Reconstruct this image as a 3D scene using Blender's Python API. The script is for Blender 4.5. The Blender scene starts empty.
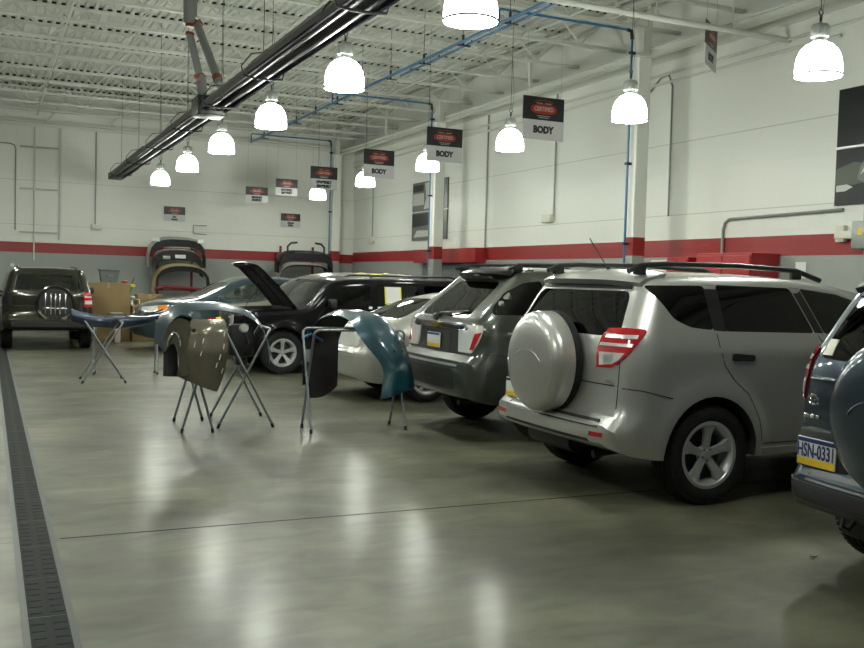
import bpy, bmesh, math, random
from mathutils import Vector, Matrix
from mathutils.bvhtree import BVHTree
random.seed(7)
S = bpy.context.scene
COL = S.collection
PI = math.pi
R = math.radians

# ------------------------------------------------------------------ materials
def mat(name, color, rough=.5, metal=0., spec=.5, coat=0., coat_rough=.05, emit=None, estr=0., flake=0.):
    m = bpy.data.materials.new(name); m.use_nodes = True
    b = m.node_tree.nodes['Principled BSDF']
    b.inputs['Base Color'].default_value = (*color, 1)
    b.inputs['Roughness'].default_value = rough
    b.inputs['Metallic'].default_value = metal
    b.inputs['Specular IOR Level'].default_value = spec
    b.inputs['Coat Weight'].default_value = coat
    b.inputs['Coat Roughness'].default_value = coat_rough
    if emit:
        b.inputs['Emission Color'].default_value = (*emit, 1)
        b.inputs['Emission Strength'].default_value = estr
    nt = m.node_tree; N = nt.nodes; L = nt.links
    tc = N.new('ShaderNodeTexCoord'); nz = N.new('ShaderNodeTexNoise')
    nz.inputs['Scale'].default_value = 900 if flake else 14; nz.inputs['Detail'].default_value = 3
    L.new(tc.outputs['Object'], nz.inputs['Vector'])
    if not emit:
        mr = N.new('ShaderNodeMapRange')
        mr.inputs['To Min'].default_value = max(0.01, rough*(.94 if metal else .9)); mr.inputs['To Max'].default_value = min(1, rough*(1.06 if metal else 1.12))
        L.new(nz.outputs['Fac'], mr.inputs['Value']); L.new(mr.outputs['Result'], b.inputs['Roughness'])
    if flake:
        mx = N.new('ShaderNodeMix'); mx.data_type = 'RGBA'
        mx.inputs[6].default_value = (*[c*(1-flake) for c in color], 1); mx.inputs[7].default_value = (*[min(1, c*(1+flake)) for c in color], 1)
        L.new(nz.outputs['Fac'], mx.inputs[0]); L.new(mx.outputs[2], b.inputs['Base Color'])
    return m

def glass_mat(name, tint, rough=.02, gloss=.06):
    m = bpy.data.materials.new(name); m.use_nodes = True
    nt = m.node_tree; N = nt.nodes; L = nt.links
    for n in list(N): N.remove(n)
    out = N.new('ShaderNodeOutputMaterial'); mix = N.new('ShaderNodeMixShader')
    tr = N.new('ShaderNodeBsdfTransparent'); gl = N.new('ShaderNodeBsdfGlossy')
    tr.inputs['Color'].default_value = (*tint, 1); gl.inputs['Roughness'].default_value = rough
    gl.inputs['Color'].default_value = (1, 1, 1, 1)
    fr = N.new('ShaderNodeFresnel'); fr.inputs['IOR'].default_value = 1.5
    mr = N.new('ShaderNodeMath'); mr.operation = 'MAXIMUM'; mr.inputs[1].default_value = gloss
    L.new(fr.outputs[0], mr.inputs[0]); L.new(mr.outputs[0], mix.inputs[0])
    L.new(tr.outputs[0], mix.inputs[1]); L.new(gl.outputs[0], mix.inputs[2]); L.new(mix.outputs[0], out.inputs['Surface'])
    return m

def wall_mat(name, s0, s1, blocks=True):
    m = bpy.data.materials.new(name); m.use_nodes = True
    nt = m.node_tree; N = nt.nodes; L = nt.links; b = N['Principled BSDF']
    geo = N.new('ShaderNodeNewGeometry'); sp = N.new('ShaderNodeSeparateXYZ'); L.new(geo.outputs['Position'], sp.inputs[0])
    white = (.68, .695, .635, 1); red = (.25, .013, .013, 1); grey = (.27, .285, .265, 1)
    def gt(v, inp):
        n = N.new('ShaderNodeMath'); n.operation = 'GREATER_THAN'; n.inputs[1].default_value = v; L.new(inp, n.inputs[0]); return n.outputs[0]
    def mixc(f, a, bb):
        n = N.new('ShaderNodeMix'); n.data_type = 'RGBA'; L.new(f, n.inputs[0])
        for i, c in ((6, a), (7, bb)):
            if isinstance(c, tuple): n.inputs[i].default_value = c
            else: L.new(c, n.inputs[i])
        return n.outputs[2]
    z = sp.outputs['Z']
    c = mixc(gt(s0, z), grey, red); c = mixc(gt(s1, z), c, white)
    # soft dirt variation
    nz = N.new('ShaderNodeTexNoise'); nz.inputs['Scale'].default_value = .7; nz.inputs['Detail'].default_value = 5; L.new(geo.outputs['Position'], nz.inputs['Vector'])
    mr = N.new('ShaderNodeMapRange'); mr.inputs['To Min'].default_value = .93; mr.inputs['To Max'].default_value = 1.05; L.new(nz.outputs['Fac'], mr.inputs['Value'])
    vm = N.new('ShaderNodeVectorMath'); vm.operation = 'SCALE'; L.new(c, vm.inputs[0]); L.new(mr.outputs[0], vm.inputs['Scale']); c = vm.outputs[0]
    if blocks:
        # horizontal panel joints at z=2.75, 3.95, 5.15 and block courses
        tot = None
        for h in (2.76, 3.95):
            d = N.new('ShaderNodeMath'); d.operation = 'COMPARE'; d.inputs[1].default_value = h; d.inputs[2].default_value = .008; L.new(z, d.inputs[0])
            if tot is None: tot = d.outputs[0]
            else:
                a = N.new('ShaderNodeMath'); a.operation = 'MAXIMUM'; L.new(tot, a.inputs[0]); L.new(d.outputs[0], a.inputs[1]); tot = a.outputs[0]
        f = N.new('ShaderNodeMath'); f.operation = 'MULTIPLY'; f.inputs[1].default_value = .45; L.new(tot, f.inputs[0])
        c = mixc(f.outputs[0], c, (.22, .23, .2, 1))
        cmb = N.new('ShaderNodeCombineXYZ'); ad = N.new('ShaderNodeMath'); ad.operation = 'ADD'
        L.new(sp.outputs['X'], ad.inputs[0]); L.new(sp.outputs['Y'], ad.inputs[1]); L.new(ad.outputs[0], cmb.inputs[0]); L.new(z, cmb.inputs[1])
        br = N.new('ShaderNodeTexBrick'); br.inputs['Scale'].default_value = 1; br.inputs['Brick Width'].default_value = .406; br.inputs['Row Height'].default_value = .203
        br.inputs['Mortar Size'].default_value = .006; br.inputs['Mortar Smooth'].default_value = .6
        br.inputs['Color1'].default_value = (1, 1, 1, 1); br.inputs['Color2'].default_value = (1, 1, 1, 1); br.inputs['Mortar'].default_value = (0, 0, 0, 1)
        L.new(cmb.outputs[0], br.inputs['Vector'])
        bp = N.new('ShaderNodeBump'); bp.inputs['Strength'].default_value = .35; bp.inputs['Distance'].default_value = .004
        L.new(br.outputs['Color'], bp.inputs['Height']); L.new(bp.outputs[0], b.inputs['Normal'])
    L.new(c, b.inputs['Base Color']); b.inputs['Roughness'].default_value = .42; b.inputs['Specular IOR Level'].default_value = .4
    return m

def floor_mat():
    m = bpy.data.materials.new('sealed_concrete'); m.use_nodes = True
    nt = m.node_tree; N = nt.nodes; L = nt.links; b = N['Principled BSDF']
    geo = N.new('ShaderNodeNewGeometry')
    def noise(sc, det, dist=0., stretch=None):
        n = N.new('ShaderNodeTexNoise'); n.inputs['Scale'].default_value = sc; n.inputs['Detail'].default_value = det; n.inputs['Distortion'].default_value = dist
        if stretch:
            mp = N.new('ShaderNodeMapping'); mp.inputs['Scale'].default_value = stretch; L.new(geo.outputs['Position'], mp.inputs['Vector']); L.new(mp.outputs[0], n.inputs['Vector'])
        else: L.new(geo.outputs['Position'], n.inputs['Vector'])
        return n.outputs['Fac']
    r = N.new('ShaderNodeValToRGB'); e = r.color_ramp.elements
    e[0].position = .34; e[0].color = (.042, .043, .027, 1); e[1].position = .66; e[1].color = (.120, .121, .080, 1)
    L.new(noise(.8, 6, .25, (1, 1, 1)), r.inputs[0])
    r2 = N.new('ShaderNodeMapRange'); r2.inputs['From Min'].default_value = .15; r2.inputs['From Max'].default_value = .85; r2.inputs['To Min'].default_value = .45; r2.inputs['To Max'].default_value = 1.55
    L.new(noise(2.6, 9, 1.1, (.7, 1.5, 1)), r2.inputs['Value'])
    vm = N.new('ShaderNodeVectorMath'); vm.operation = 'SCALE'; L.new(r.outputs[0], vm.inputs[0]); L.new(r2.outputs[0], vm.inputs['Scale'])
    # saw-cut control joints: one across the aisle, repeated every 7.6 m
    sp = N.new('ShaderNodeSeparateXYZ'); L.new(geo.outputs['Position'], sp.inputs[0])
    def joint(out, off):
        a = N.new('ShaderNodeMath'); a.operation = 'ADD'; a.inputs[1].default_value = off; L.new(out, a.inputs[0])
        w = N.new('ShaderNodeMath'); w.operation = 'WRAP'; w.inputs[1].default_value = 7.6; w.inputs[2].default_value = 0; L.new(a.outputs[0], w.inputs[0])
        c = N.new('ShaderNodeMath'); c.operation = 'COMPARE'; c.inputs[1].default_value = 3.8; c.inputs[2].default_value = .009; L.new(w.outputs[0], c.inputs[0]); return c.outputs[0]
    j1 = joint(sp.outputs['Y'], 3.8-5.92); 
    mx = N.new('ShaderNodeMix'); mx.data_type = 'RGBA'; mx.inputs[7].default_value = (.05, .05, .035, 1)
    f = N.new('ShaderNodeMath'); f.operation = 'MULTIPLY'; f.inputs[1].default_value = .8; L.new(j1, f.inputs[0])
    L.new(f.outputs[0], mx.inputs[0]); L.new(vm.outputs[0], mx.inputs[6]); L.new(mx.outputs[2], b.inputs['Base Color'])
    rr = N.new('ShaderNodeMapRange'); rr.inputs['From Min'].default_value = .15; rr.inputs['From Max'].default_value = .85; rr.inputs['To Min'].default_value = .42; rr.inputs['To Max'].default_value = .60
    L.new(noise(1.3, 5, .2, (1, 1, 1)), rr.inputs['Value']); L.new(rr.outputs[0], b.inputs['Roughness'])
    bp = N.new('ShaderNodeBump'); bp.inputs['Strength'].default_value = .06; bp.inputs['Distance'].default_value = .002
    L.new(noise(14, 2), bp.inputs['Height']); L.new(bp.outputs[0], b.inputs['Normal'])
    b.inputs['Specular IOR Level'].default_value = .32
    b.inputs['Coat Weight'].default_value = .27; b.inputs['Coat Roughness'].default_value = .21; b.inputs['Coat IOR'].default_value = 1.4
    return m

M = {}
M['wall'] = wall_mat('painted_back_wall', 2.005, 2.28)
M['wall_side'] = wall_mat('painted_side_wall', 2.06, 2.35)
M['column'] = wall_mat('painted_column', 2.06, 2.36, blocks=False)
M['floor'] = floor_mat()
M['deck'] = mat('ceiling_deck', (.56, .575, .515), .6)
M['steel_white'] = mat('white_painted_steel', (.56, .575, .51), .45)
M['dark_gap'] = mat('flute_shade_dark', (.012, .012, .01), .9)  # near-black that paints the shade inside the deck flutes
M['pipe_blue'] = mat('blue_pipe', (.02, .13, .27), .35)
M['black'] = mat('black_plastic', (.012, .012, .013), .45)
M['rubber'] = mat('tire_rubber', (.009, .009, .009), .75, spec=.3)
M['chrome'] = mat('chrome', (.75, .76, .78), .12, 1)
M['alu'] = mat('aluminium', (.62, .63, .64), .32, .9)
M['alloy'] = mat('alloy_wheel_paint', (.46, .47, .48), .32, .5, coat=.6)
M['dark_metal'] = mat('dark_metal', (.04, .04, .042), .45, .6)
M['steel'] = mat('grey_steel_tube', (.22, .24, .26), .38, .6)
M['grate'] = mat('cast_grate', (.016, .019, .018), .75, 0, spec=.15)
M['grate_frame'] = mat('drain_frame_steel', (.05, .056, .053), .5, .2, spec=.3)
M['rack_red'] = mat('dark_red_rack', (.16, .01, .012), .5)
M['galv'] = mat('galvanised', (.27, .29, .27), .45, .5)
M['duct'] = mat('galvanised_flue', (.2, .21, .2), .4, .6)
M['heater'] = mat('heater_shroud', (.022, .019, .019), .38, .4)
M['polish'] = mat('polished_reflector', (.30, .30, .36), .2, 1)
M['interior'] = mat('car_interior', (.010, .010, .010), .8)
M['seat'] = mat('seat_cloth', (.03, .03, .032), .85)
M['silver'] = mat('silver_paint', (.52, .525, .51), .34, .7, coat=1, flake=.12)
M['silver_sedan'] = mat('pale_silver_paint', (.47, .48, .44), .34, .6, coat=1, flake=.1)
M['grey_paint'] = mat('grey_green_paint', (.062, .067, .060), .3, .6, coat=1, flake=.15)
M['blue_paint'] = mat('dark_blue_paint', (.022, .04, .06), .3, .6, coat=1, flake=.2)
M['black_paint'] = mat('black_paint', (.003, .003, .0035), .45, 0, spec=.06, coat=.32)
M['teal_car'] = mat('teal_blue_paint', (.018, .043, .054), .3, .3, coat=1, flake=.15)
M['gold_paint'] = mat('pale_gold_paint', (.24, .23, .165), .3, .6, coat=1, flake=.12)
M['olive_paint'] = mat('dark_olive_paint', (.035, .034, .023), .22, .65, coat=1, flake=.15)
M['teal_part'] = mat('teal_part_paint', (.006, .045, .065), .3, .3, coat=1, flake=.15)
M['teal_dull'] = mat('slate_teal_paint', (.014, .036, .052), .4, .1, coat=.45)
M['navy_part'] = mat('navy_part_paint', (.010, .024, .055), .28, .3, coat=1)
M['brown_part'] = mat('taupe_part_paint', (.15, .135, .10), .3, .6, coat=1)
M['glass_dark'] = glass_mat('privacy_glass', (.03, .03, .03))
M['glass_mid'] = glass_mat('green_tinted_glass', (.42, .47, .43))
M['glass_pale'] = glass_mat('pale_glass', (.95, .97, .96), gloss=.03)
M['glass_clear'] = glass_mat('clear_glass', (.8, .84, .8), gloss=.12)
M['red_lens'] = mat('red_lens', (.42, .008, .012), .12, coat=1)
M['clear_lens'] = mat('clear_lens', (.78, .79, .76), .1, .25, coat=1)
M['amber'] = mat('amber_lens', (.75, .22, .01), .15, coat=1)
M['plate_white'] = mat('plate_white', (.68, .69, .66), .4)
M['plate_blue'] = mat('plate_blue', (.015, .03, .14), .4)
M['plate_yellow'] = mat('plate_yellow', (.75, .5, .02), .4)
M['ink'] = mat('ink_black', (.01, .01, .012), .5)
M['gold'] = mat('gold_badge', (.6, .45, .15), .25, .9)
M['sign_black'] = mat('sign_black', (.012, .012, .013), .35)
M['sign_white'] = mat('sign_white', (.5, .5, .5), .4)
M['sign_red'] = mat('sign_red', (.27, .022, .012), .4)
M['sign_text'] = mat('sign_pale_text', (.50, .38, .32), .4)
M['red_metal'] = mat('red_cabinet_paint', (.30, .006, .01), .35, coat=.4)
M['card'] = mat('cardboard', (.19, .13, .055), .8)
M['card_dark'] = mat('cardboard_tape', (.31, .23, .12), .5)
M['bin'] = mat('grey_bin_plastic', (.09, .1, .105), .5)
M['paper'] = mat('paper', (.7, .7, .68), .7)
M['yellow'] = mat('yellow_tape', (.75, .68, .06), .6)
M['cover_grey'] = mat('grey_cover_primer', (.34, .36, .33), .4, .2, coat=.4)
M['tan'] = mat('tan_part_paint', (.58, .47, .20), .35, .3, coat=.7)
M['shade'] = mat('lit_acrylic_shade', (.9, .9, .85), .4, emit=(.96, 1., .92), estr=34)
M['lamp_core'] = mat('lamp_diffuser', (.9, .9, .9), .4, emit=(.96, 1., .93), estr=60)
M['lamp_house'] = mat('lamp_ballast_housing', (.42, .44, .42), .35, .6)
M['door_grey'] = mat('grey_door_paint', (.14, .15, .15), .45)
M['red_trim'] = mat('red_header_paint', (.25, .012, .013), .42)
M['cream'] = mat('cream_plastic', (.6, .6, .5), .45)
M['pink'] = mat('pale_board', (.62, .52, .5), .6)
M['copper'] = mat('copper_clamp', (.22, .055, .03), .4, .6)
M['engine'] = mat('engine_metal', (.1, .1, .1), .4, .7)
M['poster'] = mat('poster_black', (.006, .007, .008), .35, spec=.3)
M['poster_grey'] = mat('poster_grey', (.10, .11, .09), .35)
M['poster_green'] = mat('poster_green', (.035, .045, .02), .35)
M['poster_light'] = mat('poster_light', (.45, .46, .43), .35)

# ------------------------------------------------------------------ object helpers
def link(name, bm, mats, parent=None, smooth=True, sharp=40, loc=None, rot=None):
    me = bpy.data.meshes.new(name)
    bmesh.ops.recalc_face_normals(bm, faces=bm.faces) if not getattr(bm, 'keep', False) else None
    bm.to_mesh(me); bm.free()
    if not isinstance(mats, (list, tuple)): mats = [mats]
    for m in mats: me.materials.append(m)
    if smooth:
        me.shade_smooth(); me.set_sharp_from_angle(angle=R(sharp))
    o = bpy.data.objects.new(name, me); COL.objects.link(o)
    if parent: o.parent = parent
    if loc is not None: o.location = loc
    if rot is not None: o.rotation_euler = rot
    return o
def tag(o, label, cat=None, group=None, kind=None):
    if label: o['label'] = label
    if cat: o['category'] = cat
    if group: o['group'] = group
    if kind: o['kind'] = kind
    return o
def thing(name, label, cat, loc=(0, 0, 0), rz=0, group=None):
    o = bpy.data.objects.new(name, None); COL.objects.link(o); o.empty_display_size = .2
    o.location = loc; o.rotation_euler = (0, 0, rz)
    return tag(o, label, cat, group)
def struct(name, bm, m, smooth=False, **k):
    o = link(name, bm, m, smooth=smooth, **k); o['kind'] = 'structure'; return o
def copy_tree(o, parent=None):
    c = o.copy(); COL.objects.link(c); c.parent = parent
    for ch in [x for x in TREE.get(o.name, [])]: copy_tree(ch, c)
    return c
TREE = {}
def freeze(o):
    def rec(p):
        TREE[p.name] = [x for x in bpy.data.objects if x.parent == p]
        for x in TREE[p.name]: rec(x)
    rec(o)

def B(): return bmesh.new()
def box(bm, x0, x1, y0, y1, z0, z1, mi=0, bev=0):
    r = bmesh.ops.create_cube(bm, size=1, matrix=Matrix.Translation(((x0+x1)/2, (y0+y1)/2, (z0+z1)/2)) @ Matrix.Diagonal((abs(x1-x0), abs(y1-y0), abs(z1-z0), 1)))
    fs = set(f for v in r['verts'] for f in v.link_faces)
    for f in fs: f.material_index = mi
    if bev:
        es = set(e for v in r['verts'] for e in v.link_edges)
        rr = bmesh.ops.bevel(bm, geom=list(es), offset=bev, segments=2, affect='EDGES', profile=.5, material=mi)
    return bm
def tube(bm, pts, r, n=10, mi=0, cap=True, closed=False):
    pts = [Vector(p) for p in pts]; rings = []; N = len(pts)
    up = None
    for i, p in enumerate(pts):
        if closed: t = (pts[(i+1) % N]-pts[i-1]).normalized()
        else: t = ((pts[min(i+1, N-1)]-p).normalized()+(p-pts[max(i-1, 0)]).normalized())
        t = t.normalized() if t.length > 1e-9 else Vector((0, 0, 1))
        if up is None:
            up = Vector((0, 0, 1)) if abs(t.z) < .9 else Vector((1, 0, 0))
        a = t.cross(up)
        if a.length < 1e-4: a = t.cross(Vector((0, 1, 0)))
        a.normalize(); b = a.cross(t).normalized(); up = b
        rr = r[i] if isinstance(r, (list, tuple)) else r
        rings.append([bm.verts.new(p+a*rr*math.cos(2*PI*k/n)+b*rr*math.sin(2*PI*k/n)) for k in range(n)])
    M_ = N if closed else N-1
    for i in range(M_):
        A, C = rings[i], rings[(i+1) % N]
        for k in range(n):
            f = bm.faces.new((A[k], A[(k+1) % n], C[(k+1) % n], C[k])); f.material_index = mi
    if cap and not closed:
        for rg in (rings[0], rings[-1]):
            f = bm.faces.new(rg); f.material_index = mi
    return bm
def lathe(bm, prof, n=32, axis='z', c=(0, 0, 0), mi=0, closed=False):
    """prof: list of (radius, along-axis)"""
    c = Vector(c); rings = []
    for (r, h) in prof:
        rg = []
        for k in range(n):
            a = 2*PI*k/n; u, v = r*math.cos(a), r*math.sin(a)
            p = Vector((u, v, h)) if axis == 'z' else (Vector((u, h, v)) if axis == 'y' else Vector((h, u, v)))
            rg.append(bm.verts.new(c+p))
        rings.append(rg)
    K = len(prof); rngs = range(K) if closed else range(K-1)
    for i in rngs:
        A, C = rings[i], rings[(i+1) % K]
        for k in range(n):
            f = bm.faces.new((A[k], A[(k+1) % n], C[(k+1) % n], C[k])); f.material_index = mi
    if not closed:
        for rg, (r, h) in ((rings[0], prof[0]), (rings[-1], prof[-1])):
            if r > 1e-5:
                f = bm.faces.new(rg); f.material_index = mi
    return bm
def prism(bm, poly, axis, a0, a1, mi=0):
    """poly: 2D points; axis 'y' -> (x,z), 'x' -> (y,z), 'z' -> (x,y); extruded from a0 to a1"""
    def P(u, v, w):
        return (u, w, v) if axis == 'y' else ((w, u, v) if axis == 'x' else (u, v, w))
    A = [bm.verts.new(P(u, v, a0)) for u, v in poly]; C = [bm.verts.new(P(u, v, a1)) for u, v in poly]
    n = len(poly)
    for f in (bm.faces.new(A), bm.faces.new(C[::-1])): f.material_index = mi
    for k in range(n):
        f = bm.faces.new((A[k], C[k], C[(k+1) % n], A[(k+1) % n])); f.material_index = mi
    return bm
def roundpoly(poly, r, seg=4):
    out = []; n = len(poly)
    for i in range(n):
        p = Vector(poly[i]); a = Vector(poly[i-1]); b = Vector(poly[(i+1) % n])
        rr = r[i] if isinstance(r, (list, tuple)) else r
        da, db = (a-p), (b-p); k = min(rr, da.length*.45, db.length*.45)
        if k < 1e-4: out.append(tuple(p)); continue
        s, e = p+da.normalized()*k, p+db.normalized()*k
        for j in range(seg+1):
            t = j/seg; q = s*(1-t)**2+p*2*t*(1-t)+e*t*t; out.append((q.x, q.y))
    return out
def text(name, s, size, m, parent, mtx, bold=0., sx=1., depth=.002):
    cu = bpy.data.curves.new(name, 'FONT'); cu.body = s; cu.size = size; cu.align_x = 'CENTER'; cu.align_y = 'CENTER'
    cu.extrude = depth; cu.offset = bold; cu.resolution_u = 3
    tmp = bpy.data.objects.new('tmp', cu); COL.objects.link(tmp)
    dg = bpy.context.evaluated_depsgraph_get(); dg.update()
    me = bpy.data.meshes.new_from_object(tmp.evaluated_get(dg)); bpy.data.objects.remove(tmp)
    me.transform(Matrix.Diagonal((sx, 1, 1, 1))); me.transform(mtx); me.materials.clear(); me.materials.append(m)
    o = bpy.data.objects.new(name, me); COL.objects.link(o); o.parent = parent
    return o
def apply_bool(o, cutter, op='DIFFERENCE'):
    n0 = len(o.data.polygons)
    for jit in ((0, 0, 0), (.0031, .0017, .0023), (-.0043, .0029, -.0037), (.0071, -.0053, .0061), (-.009, -.007, .004)):
        cutter.location = jit
        md = o.modifiers.new('b', 'BOOLEAN'); md.operation = op; md.object = cutter; md.solver = 'EXACT'; md.material_mode = 'TRANSFER'
        dg = bpy.context.evaluated_depsgraph_get(); dg.update()
        me = bpy.data.meshes.new_from_object(o.evaluated_get(dg))
        o.modifiers.remove(md)
        if len(me.polygons) > n0*.8: old = o.data; o.data = me; bpy.data.meshes.remove(old); break
        bpy.data.meshes.remove(me)
    bpy.data.objects.remove(cutter)

def pch(pts):
    """monotone cubic interpolation"""
    X = [p[0] for p in pts]; Y = [p[1] for p in pts]; n = len(X)
    d = [(Y[i+1]-Y[i])/(X[i+1]-X[i]) for i in range(n-1)]
    m = [d[0]]+[0 if d[i-1]*d[i] <= 0 else 2*d[i-1]*d[i]/(d[i-1]+d[i]) for i in range(1, n-1)]+[d[-1]]
    def f(x):
        if x <= X[0]: return Y[0]
        if x >= X[-1]: return Y[-1]
        i = 0
        while X[i+1] < x: i += 1
        h = X[i+1]-X[i]; t = (x-X[i])/h
        return Y[i]*(1+2*t)*(1-t)**2+m[i]*h*t*(1-t)**2+Y[i+1]*t*t*(3-2*t)+m[i+1]*h*t*t*(t-1)
    return f
# ------------------------------------------------------------------ cars
AX = {'R': ((0, 1, 0), (1, 0, 0), (0, 0, 1)), 'L': ((0, -1, 0), (1, 0, 0), (0, 0, 1)), 'B': ((1, 0, 0), (0, 1, 0), (0, 0, 1)),
      'F': ((-1, 0, 0), (0, 1, 0), (0, 0, 1)), 'T': ((0, 0, -1), (1, 0, 0), (0, 1, 0))}
def axis(a):
    if isinstance(a, str): d, u, v = AX[a]
    else:
        d = (math.cos(R(a)), math.sin(R(a)), 0); u = (-math.sin(R(a)), math.cos(R(a)), 0); v = (0, 0, 1)
    return Vector(d), Vector(u), Vector(v)

class Car:
    def __init__(s, P):
        s.P = P; s.T = pch(P['top']); s.rp = pch(P['rear']); s.fp = pch(P['front'])
        s.bvh = None
    def pull(s, d, rc, p):
        t = 1-min(max(d/rc, 0), 1); return p*(1-math.sqrt(max(0, 1-t*t)))
    def grid(s, xs, inset=0., floor=None, Mn=11, Kn=24, corner=6):
        P = s.P; rings = []
        for xn in xs:
            dr, df = xn-P['XR'], P['XF']-xn
            pl = 0 if floor is not None else s.pull(dr, P.get('rcr', .25), P.get('plr', .15))+s.pull(df, P.get('rcf', .5), P.get('plf', .22))
            w = P['W']-inset-pl
            fr = max(0, 1-dr/P.get('fade', 1.1)); ff = max(0, 1-df/.8)
            def X(z): return xn+s.rp(z)*fr-s.fp(z)*ff+(inset*fr if inset else 0)
            zt = s.T(xn)-inset
            for _ in range(4): zt = s.T(X(zt))-inset
            if floor is None: zt -= s.pull(dr, .07, .05)+s.pull(df, .07, .05)
            zb = floor if floor is not None else P['zb']+s.pull(dr, .5, .12)+s.pull(df, .5, .06)
            zt = max(zt, zb+.06)
            rc = min(P.get('rc', .09), (zt-zb)*.4); belt = P['belt']
            # how much greenhouse narrowing
            def Y(z, a=None):
                y = w
                if z < .66: y -= P.get('lowpull', 0)*max(0, 1-dr/.4)*min(1, (.66-z)/.06)
                if z < .6: y -= P.get('tuck', .05)*((.6-z)/.35)**2
                if z > belt-.12:
                    t = (z-(belt-.12))/(P['roofz']-belt+.12); y -= P['tum']*(t**1.15)
                if not inset:
                    for ax in (0, P['WB']):
                        r = math.hypot(X(z)-ax, z-P['wr']); Rf, Ra = P['wr']+P.get('flw', .20), P['wr']+.10
                        if r < Rf and z < belt:
                            k = min(1, (Rf-r)/(Rf-Ra)); y += P.get('flare', .02)*k*k*(3-2*k)
                return y
            side = []
            n1 = Kn-corner
            for i in range(n1):
                z = zb+(zt-rc-zb)*i/(n1-1); side.append((X(z), Y(z), z))
            for i in range(1, corner+1):
                a = PI/2*i/corner; z = zt-rc+rc*math.sin(a); side.append((X(z), Y(z)-rc*(1-math.cos(a)), z))
            def bow(x, y):
                b1 = P.get('bowr', .05)*max(0, 1-dr/.5)*(y/P['W'])**2; b2 = P.get('bowf', .14)*max(0, 1-df/.9)*(y/P['W'])**2
                return x+(b1-b2 if floor is None or True else 0)
            yb, yt = side[0][1], side[-1][1]; xb, xt = side[0][0], side[-1][0]
            bot = [(xb, yb*(2*i/(Mn-1)-1), zb) for i in range(Mn)]
            cr = P.get('crown', .045)
            if floor is None: cr *= min(1, (dr+.02)/.3)
            if not inset:
                bulge = P.get('hood_bulge', 0)
            top = [(xt, yt*(2*i/(Mn-1)-1), zt+cr*(1-(2*i/(Mn-1)-1)**2)) for i in range(Mn)]
            ring = [(x, y, z) for x, y, z in bot]+[(x, y, z) for x, y, z in side[1:]]
            ring += [(x, y, z) for x, y, z in top[::-1][1:]]+[(x, -y, z) for x, y, z in side[::-1][1:-1]]
            rings.append([Vector((bow(x, y), y, z)) for x, y, z in ring])
        bm = bmesh.new()
        V = [[bm.verts.new(p) for p in rg] for rg in rings]; n = len(V[0])
        for a, b in zip(V, V[1:]):
            for k in range(n): bm.faces.new((a[k], a[(k+1) % n], b[(k+1) % n], b[k]))
        # caps as grids
        for rg in (V[0], V[-1]):
            end = -1 if rg is V[0] else 1
            bo = rg[:Mn]; ri = rg[Mn-1:Mn-1+Kn]; tp = rg[Mn-1+Kn-1:Mn-1+Kn-1+Mn][::-1]
            le = [rg[0]]+rg[::-1][:Kn-2]+[tp[0]]
            g = [[None]*Mn for _ in range(Kn)]
            for i in range(Mn): g[0][i] = bo[i]; g[Kn-1][i] = tp[i]
            for k in range(Kn): g[k][0] = le[k]; g[k][Mn-1] = ri[k]
            for k in range(1, Kn-1):
                for i in range(1, Mn-1):
                    t = i/(Mn-1); a, b = le[k].co, ri[k].co; p = a.lerp(b, t)
                    u = 2*t-1
                    tc = tp[i].co; tz = tc.z-(tp[0].co.z); kk = max(0, (k-(Kn-corner-1))/corner)
                    p.z += tz*kk
                    if end < 0: p.x -= P.get('bowr', .05)*(a.y/P['W'])**2*(1-u*u)
                    else: p.x += P.get('bowf', .14)*(a.y/P['W'])**2*(1-u*u)
                    g[k][i] = bm.verts.new(p)
            # top and bottom edge rows bow too
            for k in range(Kn-1):
                for i in range(Mn-1):
                    try: bm.faces.new((g[k][i], g[k][i+1], g[k+1][i+1], g[k+1][i]))
                    except ValueError: pass
        bmesh.ops.recalc_face_normals(bm, faces=bm.faces)
        return bm
    def build_solid(s, nx=70, **k):
        P = s.P; xs = []
        XR, XF = P['XR'], P['XF']
        e = [0, .01, .03, .06, .1, .15, .2, .26]
        xs = [XR+d for d in e]; n = nx
        a, b = XR+.32, XF-.32
        xs += [a+(b-a)*i/(n-1) for i in range(n)]
        xs += [XF-d for d in e[::-1]]
        return s.grid(xs, **k)
    def hit(s, a, u, v):
        d, U, V = axis(a); o = U*u+V*v-d*6
        h = s.bvh.ray_cast(o, d, 9)
        if h[0] is None:
            # nearest point on the surface to the ray's closest approach
            best = None
            for t in range(30):
                p = o+d*(3+.2*t); q = s.bvh.find_nearest(p)
                if q[0] is not None and (best is None or q[3] < best[3]): best = q
            return best[0], best[1]
        n = h[1]
        if n.dot(d) > 0: n = -n
        return h[0], n
    def panel(s, poly, a, off=.004, th=.012, res=.05, bm=None, mi=0, minx=None):
        bm2 = bmesh.new()
        vs = [bm2.verts.new((u, v, 0)) for u, v in poly]; bm2.faces.new(vs)
        us = [p[0] for p in poly]; vv = [p[1] for p in poly]
        for k in range(1, int((max(us)-min(us))/res)+1):
            g = bm2.faces[:]+bm2.edges[:]+bm2.verts[:]
            bmesh.ops.bisect_plane(bm2, geom=g, plane_co=(min(us)+k*res, 0, 0), plane_no=(1, 0, 0))
        for k in range(1, int((max(vv)-min(vv))/res)+1):
            g = bm2.faces[:]+bm2.edges[:]+bm2.verts[:]
            bmesh.ops.bisect_plane(bm2, geom=g, plane_co=(0, min(vv)+k*res, 0), plane_no=(0, 1, 0))
        bm2.verts.ensure_lookup_table(); bm2.verts.index_update()
        hits = {}
        for v in bm2.verts: hits[v.index] = s.hit(a, v.co.x, v.co.y)
        if bm is None: bm = bmesh.new()
        d = axis(a)[0]
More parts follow.
